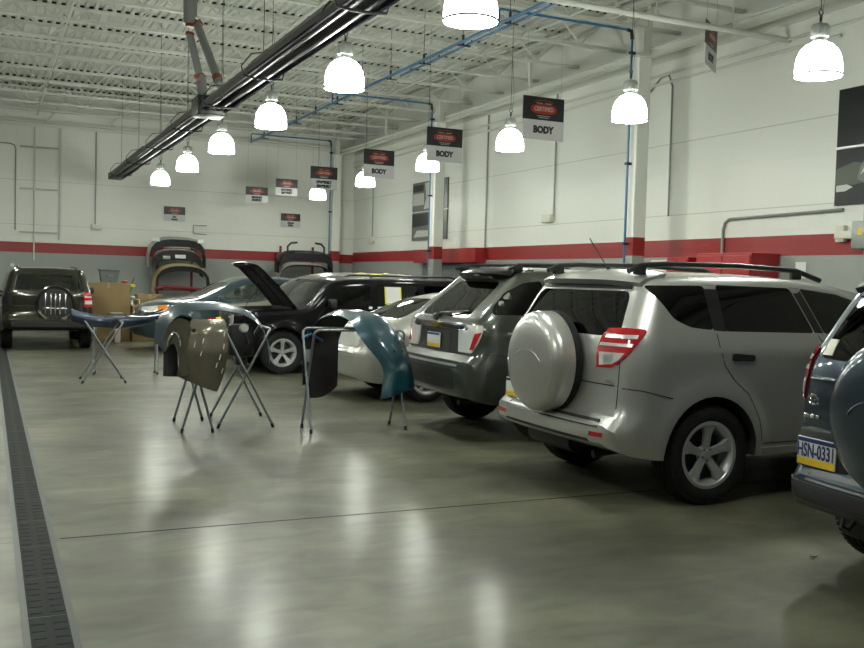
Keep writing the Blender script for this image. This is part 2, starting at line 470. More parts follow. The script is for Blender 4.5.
        up = {i: bm.verts.new(p+n*off) for i, (p, n) in hits.items()}
        lo = {i: bm.verts.new(p+n*(off-th)) for i, (p, n) in hits.items()}
        for f in bm2.faces:
            ids = [v.index for v in f.verts]
            f1 = bm.faces.new([up[i] for i in ids]); f2 = bm.faces.new([lo[i] for i in ids[::-1]])
            f1.material_index = f2.material_index = mi
        for e in bm2.edges:
            if len(e.link_faces) == 1:
                i, j = e.verts[0].index, e.verts[1].index
                f = bm.faces.new((up[i], up[j], lo[j], lo[i])); f.material_index = mi
        bm2.free()
        return bm
    def ribbon(s, pts, a, w=.007, off=.0012, bm=None, closed=False, mi=0, th=.006):
        P2 = [Vector(p) for p in pts]; sm = []
        if closed: P2.append(P2[0])
        for p, q in zip(P2, P2[1:]):
            n = max(1, int((q-p).length/.05))
            for i in range(n): sm.append(p.lerp(q, i/n))
        sm.append(P2[-1])
        if bm is None: bm = bmesh.new()
        rows = []
        for i, p in enumerate(sm):
            t = (sm[min(i+1, len(sm)-1)]-sm[max(i-1, 0)]).normalized(); nn = Vector((-t.y, t.x))*w/2
            r = []
            for q in (p-nn, p+nn):
                h, nr = s.hit(a, q.x, q.y); r.append((h+nr*off, h-nr*th))
            rows.append((bm.verts.new(r[0][0]), bm.verts.new(r[1][0]), bm.verts.new(r[1][1]), bm.verts.new(r[0][1])))
        for A, C in zip(rows, rows[1:]):
            for k in range(4):
                f = bm.faces.new((A[k], A[(k+1) % 4], C[(k+1) % 4], C[k])); f.material_index = mi
        for A in (rows[0], rows[-1]):
            f = bm.faces.new(A); f.material_index = mi
        return bm

def wheel_meshes(P, style='five', detail=True):
    """wheel centred on origin, outer face towards -y"""
    r, w, rr = P['wr'], P['ww'], P['rim']
    h = w/2
    prof = [(rr-.005, -h*.82), (rr+.012, -h*.92), (rr+(r-rr)*.45, -h*1.0), (r-.035, -h*.97), (r-.012, -h*.86), (r-.002, -h*.7)]
    for g in (-.42, 0, .42):
        prof += [(r-.001, h*(g-.05)), (r-.009, h*(g-.03)), (r-.009, h*(g+.03)), (r-.001, h*(g+.05))]
    prof += [(r-.002, h*.7), (r-.012, h*.86), (r-.035, h*.97), (rr+.03, h), (rr-.005, h*.85)]
    bm = B(); n = 60 if detail else 28
    lathe(bm, prof, n, 'y', closed=True)
    if detail:   # shoulder lugs
        for k in range(60):
            a = 2*PI*k/60
            for sd in (-1, 1):
                m = Matrix.Rotation(a, 4, 'Y') @ Matrix.Translation((r-.019, sd*h*.84, 0))
                q = bmesh.ops.create_cube(bm, size=1, matrix=m @ Matrix.Diagonal((.024, .024, r*2*PI/60*.6, 1)))
    rim = B()
    lathe(rim, [(rr+.012, -h*.93), (rr+.012, -h*.86), (rr-.02, -h*.6), (rr-.03, h*.8), (rr-.045, h*.8), (rr-.04, -h*.55), (rr-.026, -h*.8), (rr-.012, -h*.93)], n, 'y', closed=True)
    hubr = rr*.26
    lathe(rim, [(0.001, -h*.72), (hubr*.45, -h*.72), (hubr*.5, -h*.66), (hubr, -h*.60), (hubr*1.1, -h*.35), (0.001, -h*.3)], 24, 'y')
    ns = {'five': 5, 'six': 6, 'seven': 7}.get(style, 5)
    for k in range(ns):
        a = 2*PI*k/ns+PI/2
        # spoke: widening trapezoid from hub to rim
        wi, wo = (hubr*.95, rr*.50) if style == 'five' else (hubr*.6, rr*.34)
        pts = [(hubr*.6, -wi/2), (rr*.62, -wi*.55), (rr-.018, -wo/2), (rr-.018, wo/2), (rr*.62, wi*.55), (hubr*.6, wi/2)]
        vs = []
        for lay, (y0, y1) in enumerate(((-h*.62, -h*.88), (-h*.42, -h*.60))):
            ring = []
            for (u, v) in pts:
                t = (u-hubr*.6)/(rr-hubr*.6); y = y0+(y1-y0)*t
                sh = 0.92 if lay == 0 else 1.
                uu, v2 = u, v*sh
                ring.append(rim.verts.new((uu*math.cos(a)-v2*math.sin(a), y, uu*math.sin(a)+v2*math.cos(a))))
            vs.append(ring)
        rim.faces.new(vs[0]); rim.faces.new(vs[1][::-1])
        for i in range(6): rim.faces.new((vs[0][i], vs[0][(i+1) % 6], vs[1][(i+1) % 6], vs[1][i]))
    if detail:
        for k in range(5):
            a = 2*PI*k/5+PI/2+PI/5
            lathe(rim, [(.001, -h*.74), (.008, -h*.74), (.010, -h*.55)], 8, 'y', c=(hubr*.72*math.cos(a), 0, hubr*.72*math.sin(a)), mi=1)
    disc = B()
    lathe(disc, [(.001, -h*.1), (rr*.72, -h*.1), (rr*.72, h*.05), (rr-.05, h*.1), (rr-.05, h*.2), (.001, h*.2)], 24, 'y')
    out = []
    for nm, b, ms, sh in (('tire', bm, M['rubber'], 30), ('rim', rim, [M[P.get('rim_mat', 'alloy')], M['chrome']], 35), ('brake_disc', disc, M['dark_metal'], 30)):
        me = bpy.data.meshes.new(nm); bmesh.ops.recalc_face_normals(b, faces=b.faces); b.to_mesh(me); b.free()
        for m in (ms if isinstance(ms, list) else [ms]): me.materials.append(m)
        me.shade_smooth(); me.set_sharp_from_angle(angle=R(sh)); out.append(me)
    return out
def add_wheels(root, P, style='five', detail=True):
    ms = wheel_meshes(P, style, detail); yo = P['W']-P['ww']/2-P.get('wheel_in', .0)
    for ax in (0, P['WB']):
        for sd in (-1, 1):
            t = bpy.data.objects.new('wheel', ms[0]); COL.objects.link(t); t.parent = root
            t.location = (ax, sd*yo, P['wr']); t.rotation_euler = (0, 0, 0 if sd < 0 else PI)
            for nm, me in (('rim', ms[1]), ('brake_disc', ms[2])):
                o = bpy.data.objects.new(nm, me); COL.objects.link(o); o.parent = t

def scale_poly(poly, d):
    """pull each polygon point towards the middle by d"""
    c = sum((Vector(p) for p in poly), Vector((0, 0)))/len(poly)
    out = []
    for p in poly:
        p = Vector(p); q = p+(c-p).normalized()*d
        if not out or (Vector(out[-1])-q).length > .006: out.append(tuple(q))
    return out

def build_car(name, label, cat, P, loc, rz, windows, nx=70, detail=True, style='five', cuts=None, scale=1.0, group=None):
    """windows: list of (name, poly, axis, glassmat). cuts: extra cutter bmesh list"""
    root = thing(name, label, cat, loc, rz, group)
    c = Car(P)
    bm = c.build_solid(nx)
    c.bvh = BVHTree.FromBMesh(bm)
    body = link('body', bm, [M[P['paint']]], root, sharp=50)
    # wheel wells
    for sd in (-1, 1):
        cb = B()
        for ax in (0, P['WB']):
            lathe(cb, [(.001, P['W']-P['ww']-.12), (P['wr']+.055, P['W']-P['ww']-.12), (P['wr']+.055, P['W']+.25), (.001, P['W']+.25)], 36, 'y', c=(ax, 0, P['wr']+.01))
        if sd < 0:
            for v in cb.verts: v.co.y *= -1
        bmesh.ops.recalc_face_normals(cb, faces=cb.faces)
        body.parent = None
        apply_bool(body, link('cut', cb, M['interior'], smooth=False))
    # cabin cavity
    x0, x1 = P['cab']
    nc = 24
    cb = c.grid([x0+(x1-x0)*i/(nc-1) for i in range(nc)], inset=.055, floor=P.get('floor', .80), Mn=7, Kn=12, corner=3)
    apply_bool(body, link('cut', cb, M['interior'], smooth=False))
    for (nm, poly, a, gm) in sorted(windows, key=lambda w: w[2] not in ('B', 'F')):
        cb = B(); d, U, V = axis(a); q = scale_poly(poly, .018)
        dep = {'R': .40, 'L': .40}.get(a, None)
        if a in ('R', 'L'):
            sg = -1 if a == 'R' else 1
            prism(cb, q, 'y', sg*(P['W']+.3), sg*(P['W']-.38))
        elif a == 'B': prism(cb, q, 'x', P['XR']-.5, P.get('cutB', P['XR']+.75))
        elif a == 'F': prism(cb, q, 'x', P['XF']+.5, P.get('cutF', P['cab'][1]-.55))
        bmesh.ops.recalc_face_normals(cb, faces=cb.faces)
        apply_bool(body, link('cut', cb, M['black'], smooth=False))
    for cb in (cuts or []):
        bmesh.ops.recalc_face_normals(cb, faces=cb.faces)
        apply_bool(body, link('cut', cb, M['engine'], smooth=False))
    body.parent = root
    body.data.shade_smooth(); body.data.set_sharp_from_angle(angle=R(28))
    for (nm, poly, a, gm) in windows:
        link(nm, c.panel(poly, a, off=-.001, th=.006, res=.08), M[gm], root)
    add_wheels(root, P, style, detail)
    return root, c, body

def part(root, name, bm, m, label=None, **k):
    o = link(name, bm, m, root, **k)
    if label: o['label'] = label
    return o
def seats(root, P, xs=(.25, 1.25), z=.55):
    for i, x in enumerate(xs):
        for y in (-.38, .38):
            bm = B()
            box(bm, x-.06, x+.10, y-.24, y+.24, z+.05, z+.58, bev=.05)
            box(bm, x+.02, x+.52, y-.25, y+.25, z, z+.17, bev=.05)
            box(bm, x-.07, x+.03, y-.13, y+.13, z+.62, z+.81, bev=.045)
            tube(bm, [(x-.02, y-.05, z+.5), (x-.02, y-.05, z+.66)], .008, 6); tube(bm, [(x-.02, y+.05, z+.5), (x-.02, y+.05, z+.66)], .008, 6)
            part(root, 'seat', bm, M['seat'])
def mirror(root, x, z, W, m, sd):
    bm = B(); y = sd*(W+.10)
    box(bm, x-.05, x+.07, min(y-.09*sd, y+.09*sd), max(y-.09*sd, y+.09*sd), z-.07, z+.08, bev=.035)
    tube(bm, [(x+.03, sd*(W-.07), z-.05), (x+.02, y, z-.03)], .022, 8)
    part(root, 'mirror', bm, m)
def plate(root, s, x, y, z, w=.305, h=.152, txt='', rot=-1):
    """number plate facing -x (rot=-1)"""
    bm = B(); box(bm, x-.006, x+.004, y-w/2, y+w/2, z-h/2, z+h/2, bev=.003)
    o = part(root, 'license_plate', bm, M['plate_white'])
    bm = B(); box(bm, x-.0075, x-.004, y-w/2+.004, y+w/2-.004, z-h/2+.004, z-h/2+h*.26)
    part(o, 'yellow_band', bm, M['plate_yellow'])
    bm = B(); box(bm, x-.0075, x-.004, y-w/2+.004, y+w/2-.004, z+h/2-h*.17, z+h/2-.004)
    part(o, 'blue_band', bm, M['plate_blue'])
    if txt:
        mt = Matrix.Translation((x-.0085, y, z+.003)) @ Matrix.Rotation(-PI/2, 4, 'Z') @ Matrix.Rotation(PI/2, 4, 'X')
        text('plate_text', txt, .105, M['plate_blue'], o, mt, bold=.002, sx=.62, depth=.001)
    return o
def rail(root, pts, r=.016, m=None):
    bm = B(); tube(bm, pts, r, 8)
    for p in (pts[1], pts[-2]):
        box(bm, p[0]-.05, p[0]+.05, p[1]-.02, p[1]+.02, p[2]-.07, p[2], bev=.01)
    part(root, 'roof_rail', bm, m or M['black'])

SUV_REAR = [(.22, .14), (.38, .04), (.48, 0), (.55, .0), (.585, .015), (.61, .045), (.65, .10), (.8, .115), (1.0, .125), (1.2, .15), (1.3, .20), (1.6, .36), (1.7, .42)]
SUV_FRONT = [(.2, .12), (.35, .03), (.55, 0), (.7, .03), (.9, .10), (1.05, .25)]

def silver_suv_like(name, label, paint, loc, rz, near=True, plate_txt='', spare_mat=None, silver=True):
    P = dict(XR=-.87, XF=3.55, WB=2.66, W=.9, wr=.364, ww=.225, rim=.235, zb=.345, belt=1.22, roofz=1.65, tum=.185, rc=.10, crown=.035,
             top=[(-.9, 1.60), (-.45, 1.635), (0, 1.655), (.6, 1.66), (1.2, 1.635), (1.6, 1.57), (1.85, 1.48), (2.55, 1.10), (2.7, 1.07), (3.2, .99), (3.5, .88), (3.6, .8)],
             rear=SUV_REAR, front=SUV_FRONT, paint=paint, cab=(-.62, 2.35), floor=.86, flare=.028, flw=.24, fade=1.1, cutB=.3, plr=.17, rcr=.3)
    if not silver: P['lowpull'] = .09
    wins = []
    q = roundpoly([(-.50, 1.585), (.03, 1.60), (.05, 1.255), (-.18, 1.265), (-.33, 1.33)], .05)
    d2 = roundpoly([(.10, 1.60), (.86, 1.595), (1.02, 1.24), (.11, 1.25)], .04)
    d3 = roundpoly([(.93, 1.59), (1.33, 1.56), (1.62, 1.48), (2.12, 1.20), (1.09, 1.235)], .03)
    for a in ('R', 'L'):
        wins += [('side_glass', q, a, 'glass_dark'), ('side_glass', d2, a, 'glass_dark'), ('side_glass', d3, a, 'glass_mid')]
    rg = roundpoly([(-.62, 1.535), (.62, 1.535), (.72, 1.20), (-.72, 1.20)], .07)
    ws = roundpoly([(-.62, 1.53), (.62, 1.53), (.74, 1.13), (-.74, 1.13)], .06)
    wins += [('rear_glass', rg, 'B', 'glass_dark'), ('windshield', ws, 'F', 'glass_mid')]
    root, c, body = build_car(name, label, 'car', P, loc, rz, wins, nx=100 if near else 60)
    seats(root, P, (.35, 1.35), .62)
    K = M[paint]; BL = M['black']
    # seams: doors, tailgate, fuel door, bumper
    for a in ('R', 'L'):
        bm = B()
        c.ribbon([(.05, 1.24), (.06, 1.15), (.10, 1.02), (.20, .90), (.33, .80), (.43, .62), (.47, .45)], a, bm=bm)
        c.ribbon([(.47, .43), (2.2, .43)], a, bm=bm)
        c.ribbon([(1.04, 1.23), (1.12, 1.10), (1.12, .43)], a, bm=bm)
        c.ribbon([(2.12, 1.18), (2.22, 1.05), (2.22, .43)], a, bm=bm)
        c.ribbon([(-.80, .86), (-.6, .84), (-.36, .785)], a, bm=bm, off=.004)
        part(root, 'pillar_trim', c.panel([(.0, 1.59), (.125, 1.59), (.14, 1.255), (.025, 1.265)], a, off=.0005, th=.004), BL); pil = B(); c.panel([(.85, 1.59), (.94, 1.585), (1.10, 1.245), (1.01, 1.25)], a, off=.0005, th=.004, bm=pil)
        part(root, 'pillar_trim', pil, BL)
        part(root, 'panel_seam', bm, M['ink'])
        for hx in (.17, 1.22):
            bm = B(); c.panel(roundpoly([(hx, 1.045), (hx+.2, 1.045), (hx+.2, 1.085), (hx, 1.10)], .015), a, off=.022, th=.03, res=.03, bm=bm)
            part(root, 'door_handle', bm, BL)
        bm = c.panel([(.47, .345), (2.2, .345), (2.2, .40), (.47, .40)], a, off=.008, th=.02); part(root, 'sill_trim', bm, M['dark_metal'] if not silver else K)
        # wrap-around corner light
        sgn = -1 if a == 'R' else 1
        sg = sgn; yy = lambda p: [(sg*u, v) for u, v in p]
        da = 54 if a == 'R' else -54
        fl = (lambda p: p) if a == 'R' else (lambda p: [(-u, v) for u, v in p][::-1])
        lp = fl([(.292, .976), (.294, 1.109), (.262, 1.197), (.211, 1.258), (.097, 1.268), (-.03, 1.264), (-.042, 1.246), (-.011, 1.199), (.06, 1.104), (.147, 1.014), (.192, .985)])
        if a == 'L' and not silver: fl = lambda p: [(-(min(u, .19+.1*(u-.19))-.085), v) for u, v in p][::-1]; lp = fl([(.292, .976), (.294, 1.109), (.262, 1.197), (.211, 1.258), (.097, 1.268), (-.03, 1.264), (-.042, 1.246), (-.011, 1.199), (.06, 1.104), (.147, 1.014), (.192, .985)])
        tl = part(root, 'tail_light', c.panel(lp, da, off=.012, th=.03, res=.025), M['red_lens'])
        part(tl, 'clear_lens', c.panel(fl([(.270, .995), (.274, 1.09), (.10, 1.095), (.13, 1.05), (.178, 1.012)]), da, off=.0145, th=.01, res=.025), M['clear_lens'])
        st = B()
        c.panel(fl([(.235, 1.008), (.24, 1.075), (.17, 1.078), (.18, 1.03)]), da, off=.017, th=.008, res=.025, bm=st)
        c.panel(fl([(.275, 1.135), (.265, 1.158), (.04, 1.16), (.055, 1.138)]), da, off=.015, th=.01, res=.025, bm=st)
        c.panel(fl([(.235, 1.192), (.220, 1.215), (.01, 1.22), (.02, 1.197)]), da, off=.015, th=.01, res=.025, bm=st)
        part(tl, 'lamp_strip', st, M['alu'], 'pale stripes in the red lens')
        rfl = c.panel(yy([(.60, .50), (.74, .505), (.74, .535), (.60, .53)]), 'B', off=.006, th=.01, res=.04)
        part(root, 'reflector', rfl, M['red_lens'])
        mirror(root, 2.02, 1.19, P['W'], K, sgn)
        part(root, 'headlight', c.panel(roundpoly([(3.05, .86), (3.42, .80), (3.45, .68), (3.15, .72)], .04), a, off=.006, th=.015, res=.04), M['clear_lens'])
        y0 = sgn*.55
        rail(root, [(-.52, y0, 1.675), (-.42, y0, 1.72), (-.2, y0, 1.735), (.5, y0, 1.745), (1.1, y0, 1.725), (1.36, y0, 1.655)], .021)
    bm = B()
    c.ribbon([(.745, .70), (.745, 1.18)], 'B', bm=bm); c.ribbon([(-.745, .70), (-.745, 1.18)], 'B', bm=bm)
    c.ribbon([(-.745, .86), (.745, .86)], 'B', w=.009, bm=bm)
    part(root, 'panel_seam', bm, M['ink'])
    # bumper step pad and lower valance
    bm = c.panel(roundpoly([(-.68, .562), (.60, .562), (.58, .615), (-.66, .615)], .01), 'B', off=.006, th=.02, res=.06); part(root, 'bumper_pad', bm, BL)
    bm = c.panel(roundpoly([(-.60, .455), (.60, .455), (.58, .475), (-.58, .475)], .008), 'B', off=.004, th=.02, res=.06); part(root, 'bumper_groove', bm, M['dark_metal'])
    # spoiler
    bm = B()
    sp = []
    for i in range(15):
        y = -.66+1.32*i/14; e = (y/.66)**4
        sp.append([Vector((-.56+.10*e, y, 1.575-.03*e)), Vector((-.60+.10*e, y, 1.612-.02*e)), Vector((-.52+.06*e, y, 1.658-.035*(y/.66)**2)), Vector((-.26, y, 1.70-.03*(y/.66)**2)), Vector((-.30, y, 1.60))])
    vs = [[bm.verts.new(p) for p in row] for row in sp]
    for a_, b_ in zip(vs, vs[1:]):
        for k in range(5): bm.faces.new((a_[k], a_[(k+1) % 5], b_[(k+1) % 5], b_[k]))
    bm.faces.new(vs[0]); bm.faces.new(vs[-1][::-1])
    part(root, 'spoiler', bm, [K], sharp=50)
    bm = B(); c.panel(roundpoly([(-.60, 1.545), (.60, 1.545), (.58, 1.575), (-.58, 1.575)], .01), 'B', off=.012, th=.02, bm=bm); part(root, 'spoiler_trim', bm, BL)
    # spare wheel in its hard cover, offset towards the right
    cy, cz, xo = (.035 if silver else -.05), .975, -.985
    sm = spare_mat or K
    r0 = .385
    prof = [(.001, -.026), (.12, -.024), (.22, -.017), (.295, -.007), (.325, .002), (.348, .016), (r0-.018, .036), (r0-.004, .062), (r0, .085), (r0, .175), (r0-.01, .18)]
    prof2 = [(p[0], xo+p[1]) for p in prof]+[(r0-.02, xo+.18), (.001, xo+.18)]
    bm = B(); lathe(bm, prof2, 64, 'x', c=(0, cy, cz)); sc = part(root, 'spare_wheel_cover', bm, sm, sharp=50)
    bm = B(); lathe(bm, [(.001, xo+.175), (r0-.005, xo+.175), (r0+.004, xo+.195), (r0+.004, xo+.235), (r0-.03, xo+.26), (.001, xo+.26)], 56, 'x', c=(0, cy, cz))
    part(root, 'spare_tire', bm, M['rubber'], sharp=35)
    # raised chevron crease pressed into the cover
    bm = B()
    pts = []
    for k in range(13):
        a0 = R(20+11.5*k); pts.append((xo-.016, cy+.21*math.cos(a0), cz-.06+.15*math.sin(a0)))
    tube(bm, pts, [.003]+[.009]*11+[.003], 8); part(sc, 'cover_crease', bm, sm)
    bm = B(); box(bm, xo+.24, -.70, cy-.09, cy+.09, cz-.13, cz+.10, bev=.02); part(root, 'spare_bracket', bm, BL)
    # tailgate handle, plate, badge
    pl = plate(root, c, -.785, .575, .705, w=.285, txt=plate_txt)
    bm = B(); box(bm, -.782, -.70, .35, .71, .62, .83, bev=.01); part(root, 'plate_recess', bm, BL)
    bm = B(); box(bm, -.80, -.74, .44, .64, 1.085, 1.115, bev=.012); part(root, 'tailgate_handle', bm, BL if silver else M['blue_paint'])
    # exhaust and axle beneath
    bm = B(); tube(bm, [(-.7, -.45, .33), (-.35, -.45, .36), (.1, -.42, .33)], .028, 10); tube(bm, [(-.6, -.1, .36), (-.6, .5, .36)], .09, 14); tube(bm, [(0, -.7, .33), (0, .7, .33)], .04, 10); part(root, 'exhaust', bm, M['dark_metal'])
    bm = B(); tube(bm, [(-.30, .02, 1.70), (-.48, .02, 1.93)], .004, 6); tube(bm, [(-.27, .02, 1.68), (-.31, .02, 1.715)], .014, 8); part(root, 'antenna', bm, BL)
    bm = B(); c.panel(roundpoly([(-.45, .72), (.45, .72), (.45, .86), (-.45, .86)], .03), 'F', off=.006, th=.02, bm=bm); part(root, 'grille', bm, BL)
    return root, c
# ------------------------------------------------------------------ the building
XL, XR_, Y0, YB, ZD = -8.0, 10.35, -5.0, 28.3, 6.35
struct('floor', box(B(), XL, XR_, Y0, YB, -.2, 0), M['floor'])
struct('wall_back', box(B(), XL-.2, XR_+.2, YB, YB+.2, -.2, ZD+.1), M['wall'])
struct('wall_right', box(B(), XR_, XR_+.2, Y0, YB, -.2, ZD+.1), M['wall_side'])
struct('wall_left', box(B(), XL-.2, XL, Y0, YB, -.2, ZD+.1), M['wall'])
struct('wall_front', box(B(), XL-.2, XR_+.2, Y0-.2, Y0, -.2, ZD+.1), M['wall'])
# ribbed steel roof deck, ribs running front to back
bm = B(); p = .16; n = int((XR_-XL)/p)+1
prev = None
for i in range(n):
    x = XL+i*p
    prof = [(x, ZD), (x+.055, ZD), (x+.070, ZD+.045), (x+.145, ZD+.045), (x+p, ZD)]
    for (u, z) in prof[1:] if prev else prof:
        a, b = bm.verts.new((min(u, XR_), Y0, z)), bm.verts.new((min(u, XR_), YB, z))
        if prev: bm.faces.new((prev[0], prev[1], b, a))
        prev = (a, b)
box(bm, XL, XR_, Y0, YB, ZD+.06, ZD+.12)
struct('ceiling', bm, M['deck'])
# open-web joists across the hall
jy = [27.6]+[26.4-1.5*k for k in range(13)]
def joist(y):
    bm = B(); zt, zb = ZD-.005, ZD-.62
    for dx in (-.035, .015):
        box(bm, XL, XR_, y+dx, y+dx+.02, zt-.05, zt); box(bm, XL, XR_, y+dx, y+dx+.02, zb, zb+.045)
    box(bm, XL, XR_, y-.05, y+.05, zt-.008, zt); box(bm, XL, XR_, y-.045, y+.045, zb-.006, zb)
    x = XL; k = 0
    while x < XR_-.6:
        a, b = (zt-.04, zb+.04) if k % 2 == 0 else (zb+.04, zt-.04)
        tube(bm, [(x, y, a), (x+.6, y, b)], .014, 4, cap=False); x += .6; k += 1
    return bm
base = None
for i, y in enumerate(jy):
    if base is None:
        base = struct('ceiling_joist', joist(0), M['steel_white'])
        cl = B()
        for k in range(n): box(cl, XL+k*p+.072, min(XL+k*p+.143, XR_), -.02, .02, ZD, ZD+.042)
        cl0 = link('flute_shade', cl, M['dark_gap'], base, smooth=False); cl0['kind'] = 'stuff'  # dark blocks stand in for the shaded flute voids above each joist
        o = base
    else:
        o = base.copy(); COL.objects.link(o); c2 = cl0.copy(); COL.objects.link(c2); c2.parent = o
    o.location = (0, y, 0)
bm = B()
for x in (-2.0, 1.2, 4.6, 8.2):
    box(bm, x-.012, x+.012, 7, YB, ZD-.635, ZD-.61)
    for i in range(len(jy)-1):
        tube(bm, [(x, jy[i], ZD-.06), (x, jy[i+1], ZD-.6)], .010, 4, cap=False)
struct('joist_bridging', bm, M['steel_white'])
# girder line over the columns
bm = B(); gx = 9.75
for z0, z1 in ((5.28, 5.40), (6.12, 6.24)):
    box(bm, gx-.07, gx+.07, Y0, YB, z0, z0+.015); box(bm, gx-.07, gx+.07, Y0, YB, z1-.015, z1); box(bm, gx-.008, gx+.008, Y0, YB, z0, z1)
y = 5.3
while y < YB-1:
    box(bm, gx-.03, gx+.03, y-.03, y+.03, 5.4, 6.12); y += 3.8
struct('roof_girder', bm, M['steel_white'])
bm = B(); box(bm, XR_-.14, XR_, Y0, YB, 5.52, 5.54); box(bm, XR_-.14, XR_-.13, Y0, YB, 5.47, 5.60); box(bm, XR_-.02, XR_, Y0, YB, 5.35, 5.60)
struct('trim_1', bm, M['steel_white'])
bm = B(); box(bm, XL, XR_, YB-.15, YB, 5.50, 5.56); box(bm, XL, XR_, YB-.02, YB, 5.4, 5.6); box(bm, XL, XR_, YB-.5, YB-.44, 5.78, 5.83)
for x in (1.4, 3.0, -1.5):
    tube(bm, [(x, YB-.1, 5.5), (x+.6, YB-.9, 6.3)], .03, 4)
struct('trim_2', bm, M['steel_white'])
for i, (z, yy0) in enumerate(((5.12, Y0), (4.98, 9.5))):
    bm = B(); tube(bm, [(XR_-.06, yy0, z), (XR_-.06, YB-.1, z)], .022, 8); tag(link('wall_pipe', bm, M['steel_white']), ['upper white pipe running along the top of the right wall', 'lower white pipe running along the top of the right wall'][i], 'pipe')
# columns
for y, lb in ((12.95, 'white steel column with a red band, nearest the camera'), (20.65, 'white steel column with a red band, beside the grey picture panel'), (27.95, 'white steel column with a red band, furthest, in the back corner')):
    t = thing('steel_column', lb, 'column', (9.63, y, 0), 0, 'steel columns along the right wall')
    bm = B(); box(bm, -.125, .125, -.125, .125, 0.01, 5.28, bev=.02); link('shaft', bm, M['column'], t, smooth=False)
    bm = B(); box(bm, -.2, .2, -.2, .2, 0, .02); link('base_plate', bm, M['steel_white'], t, smooth=False)
    bm = B(); box(bm, -.16, .16, -.16, .16, 5.26, 5.28); box(bm, -.06, .06, -.13, .13, 5.28, ZD-.62); link('cap_plate', bm, M['steel_white'], t, smooth=False)
# cross brace beam to the right wall
bm = B(); tube(bm, [(4.8, 10.47, 5.12), (XR_, 10.47, 5.12)], .045, 8); tube(bm, [(9.75, 10.47, 5.3), (XR_-.1, 10.1, 5.55)], .015, 6)
for x in (6.0, 8.0, 9.3): tube(bm, [(x, 10.47, 5.15), (x, 10.47, ZD-.02)], .008, 5); box(bm, x-.02, x+.02, 10.44, 10.50, 5.10, 5.2)
tag(link('sprinkler_pipe', bm, M['steel_white']), 'white pipe hung below the roof, reaching the right wall near the front', 'pipe')
# roll-up door and header
bm = B(); box(bm, XR_-.06, XR_-.005, 19.75, 22.85, 0, 2.0)
for k in range(9): box(bm, XR_-.075, XR_-.055, 19.78, 22.82, .1+k*.21, .12+k*.21)
struct('door_1', bm, M['door_grey'])
bm = B(); box(bm, XR_-.28, XR_-.003, 19.45, 22.95, 2.0, 2.335); tag(link('door_header', bm, M['red_trim'], smooth=False), 'red boxed header above the grey door in the right wall', 'door header')
# red wall cabinets
def cabinet(y0, y1, z1, lb, pale=False):
    t = thing('tool_cabinet', lb, 'cabinet', (XR_-.55, (y0+y1)/2, 0))
    w = (y1-y0)/2
    bm = B(); box(bm, 0, .53, -w, w, .06, z1, bev=.01); link('body', bm, M['red_metal'], t, smooth=False)
    for s in (-1, 1):
        bm = B(); box(bm, -.02, 0, min(.01*s, (w-.01)*s), max(.01*s, (w-.01)*s), .12, z1-.04, bev=.006); d = link('door', bm, M['red_metal'], t, smooth=False)
        bm = B(); box(bm, -.045, -.02, .05*s-.01, .05*s+.01, z1-1.0, z1-.85); link('handle', bm, M['chrome'], d, smooth=False)
    for sx in (.05, .48):
        for sy in (-w+.06, w-.06):
            bm = B(); box(bm, sx-.03, sx+.03, sy-.03, sy+.03, 0, .06); link('foot', bm, M['black'], t, smooth=False)
cabinet(10.45, 11.6, 2.09, 'large bright red metal cabinet against the right wall behind the silver SUV')
cabinet(11.8, 12.3, 2.04, 'smaller red metal cabinet against the wall, nearer the column')
bm = B(); box(bm, XR_-.50, XR_-.02, 12.35, 12.78, 0, 2.0, bev=.01); tag(link('grey_locker', bm, M['cream']), 'pale grey locker beside the smaller red cabinet', 'cabinet')
# posters
def flat(name, x, y0, y1, z0, z1, m, parent=None, th=.03):
    bm = B(); box(bm, x-th, x, y0, y1, z0, z1); return link(name, bm, M[m], parent, smooth=False)
t = thing('wall_poster', 'big black two-panel poster high on the right wall at the frame edge', 'poster', (XR_-.01, 8.2, 3.5))
def onp(n, y0, y1, z0, z1, m, d, par): return flat(n, -d, y0-8.2, y1-8.2, z0-3.5, z1-3.5, m, par, .025 if d == 0 else .004)
a = onp('upper_panel', 6.9, 9.5, 3.50, 4.26, 'poster', 0, t); b = onp('lower_panel', 6.9, 9.5, 2.72, 3.46, 'poster', 0, t)
bm = B(); box(bm, -.03, 0, -1.3, 1.3, -.03, -.005); link('frame_strip', bm, M['alu'], t, smooth=False)
def blob(poly, d, m, par, nm):
    bm = B(); prism(bm, [(u-8.2, v-3.5) for u, v in poly], 'x', -d-.004, -d); return link(nm, bm, M[m], par, smooth=False)
blob([(9.49, 2.98), (9.49, 3.2), (9.2, 3.28), (8.9, 3.22), (8.7, 3.1), (8.9, 3.02), (9.2, 2.98)], .026, 'poster_green', b, 'printed_grass')
blob([(9.47, 2.90), (9.47, 2.98), (9.3, 2.99), (9.2, 2.95), (9.33, 2.90)], .030, 'poster_light', b, 'printed_highlight')
blob([(9.13, 3.05), (9.09, 3.2), (9.0, 3.33), (8.6, 3.42), (8.0, 3.3), (8.0, 3.0), (8.5, 2.97), (9.0, 2.98)], .034, 'poster_grey', b, 'printed_car')
blob([(9.08, 3.10), (9.02, 3.2), (8.6, 3.24), (8.6, 3.2), (9.0, 3.16)], .038, 'poster_light', b, 'printed_grille')
t = thing('wall_picture', 'dark grey wall panel with pale patches, behind the second column', 'picture', (XR_-.01, 22.57, 3.35))
def onq(n, y0, y1, z0, z1, m, d, par): return flat(n, -d, y0-22.57, y1-22.57, z0-3.35, z1-3.35, m, par, .03 if d == 0 else .004)
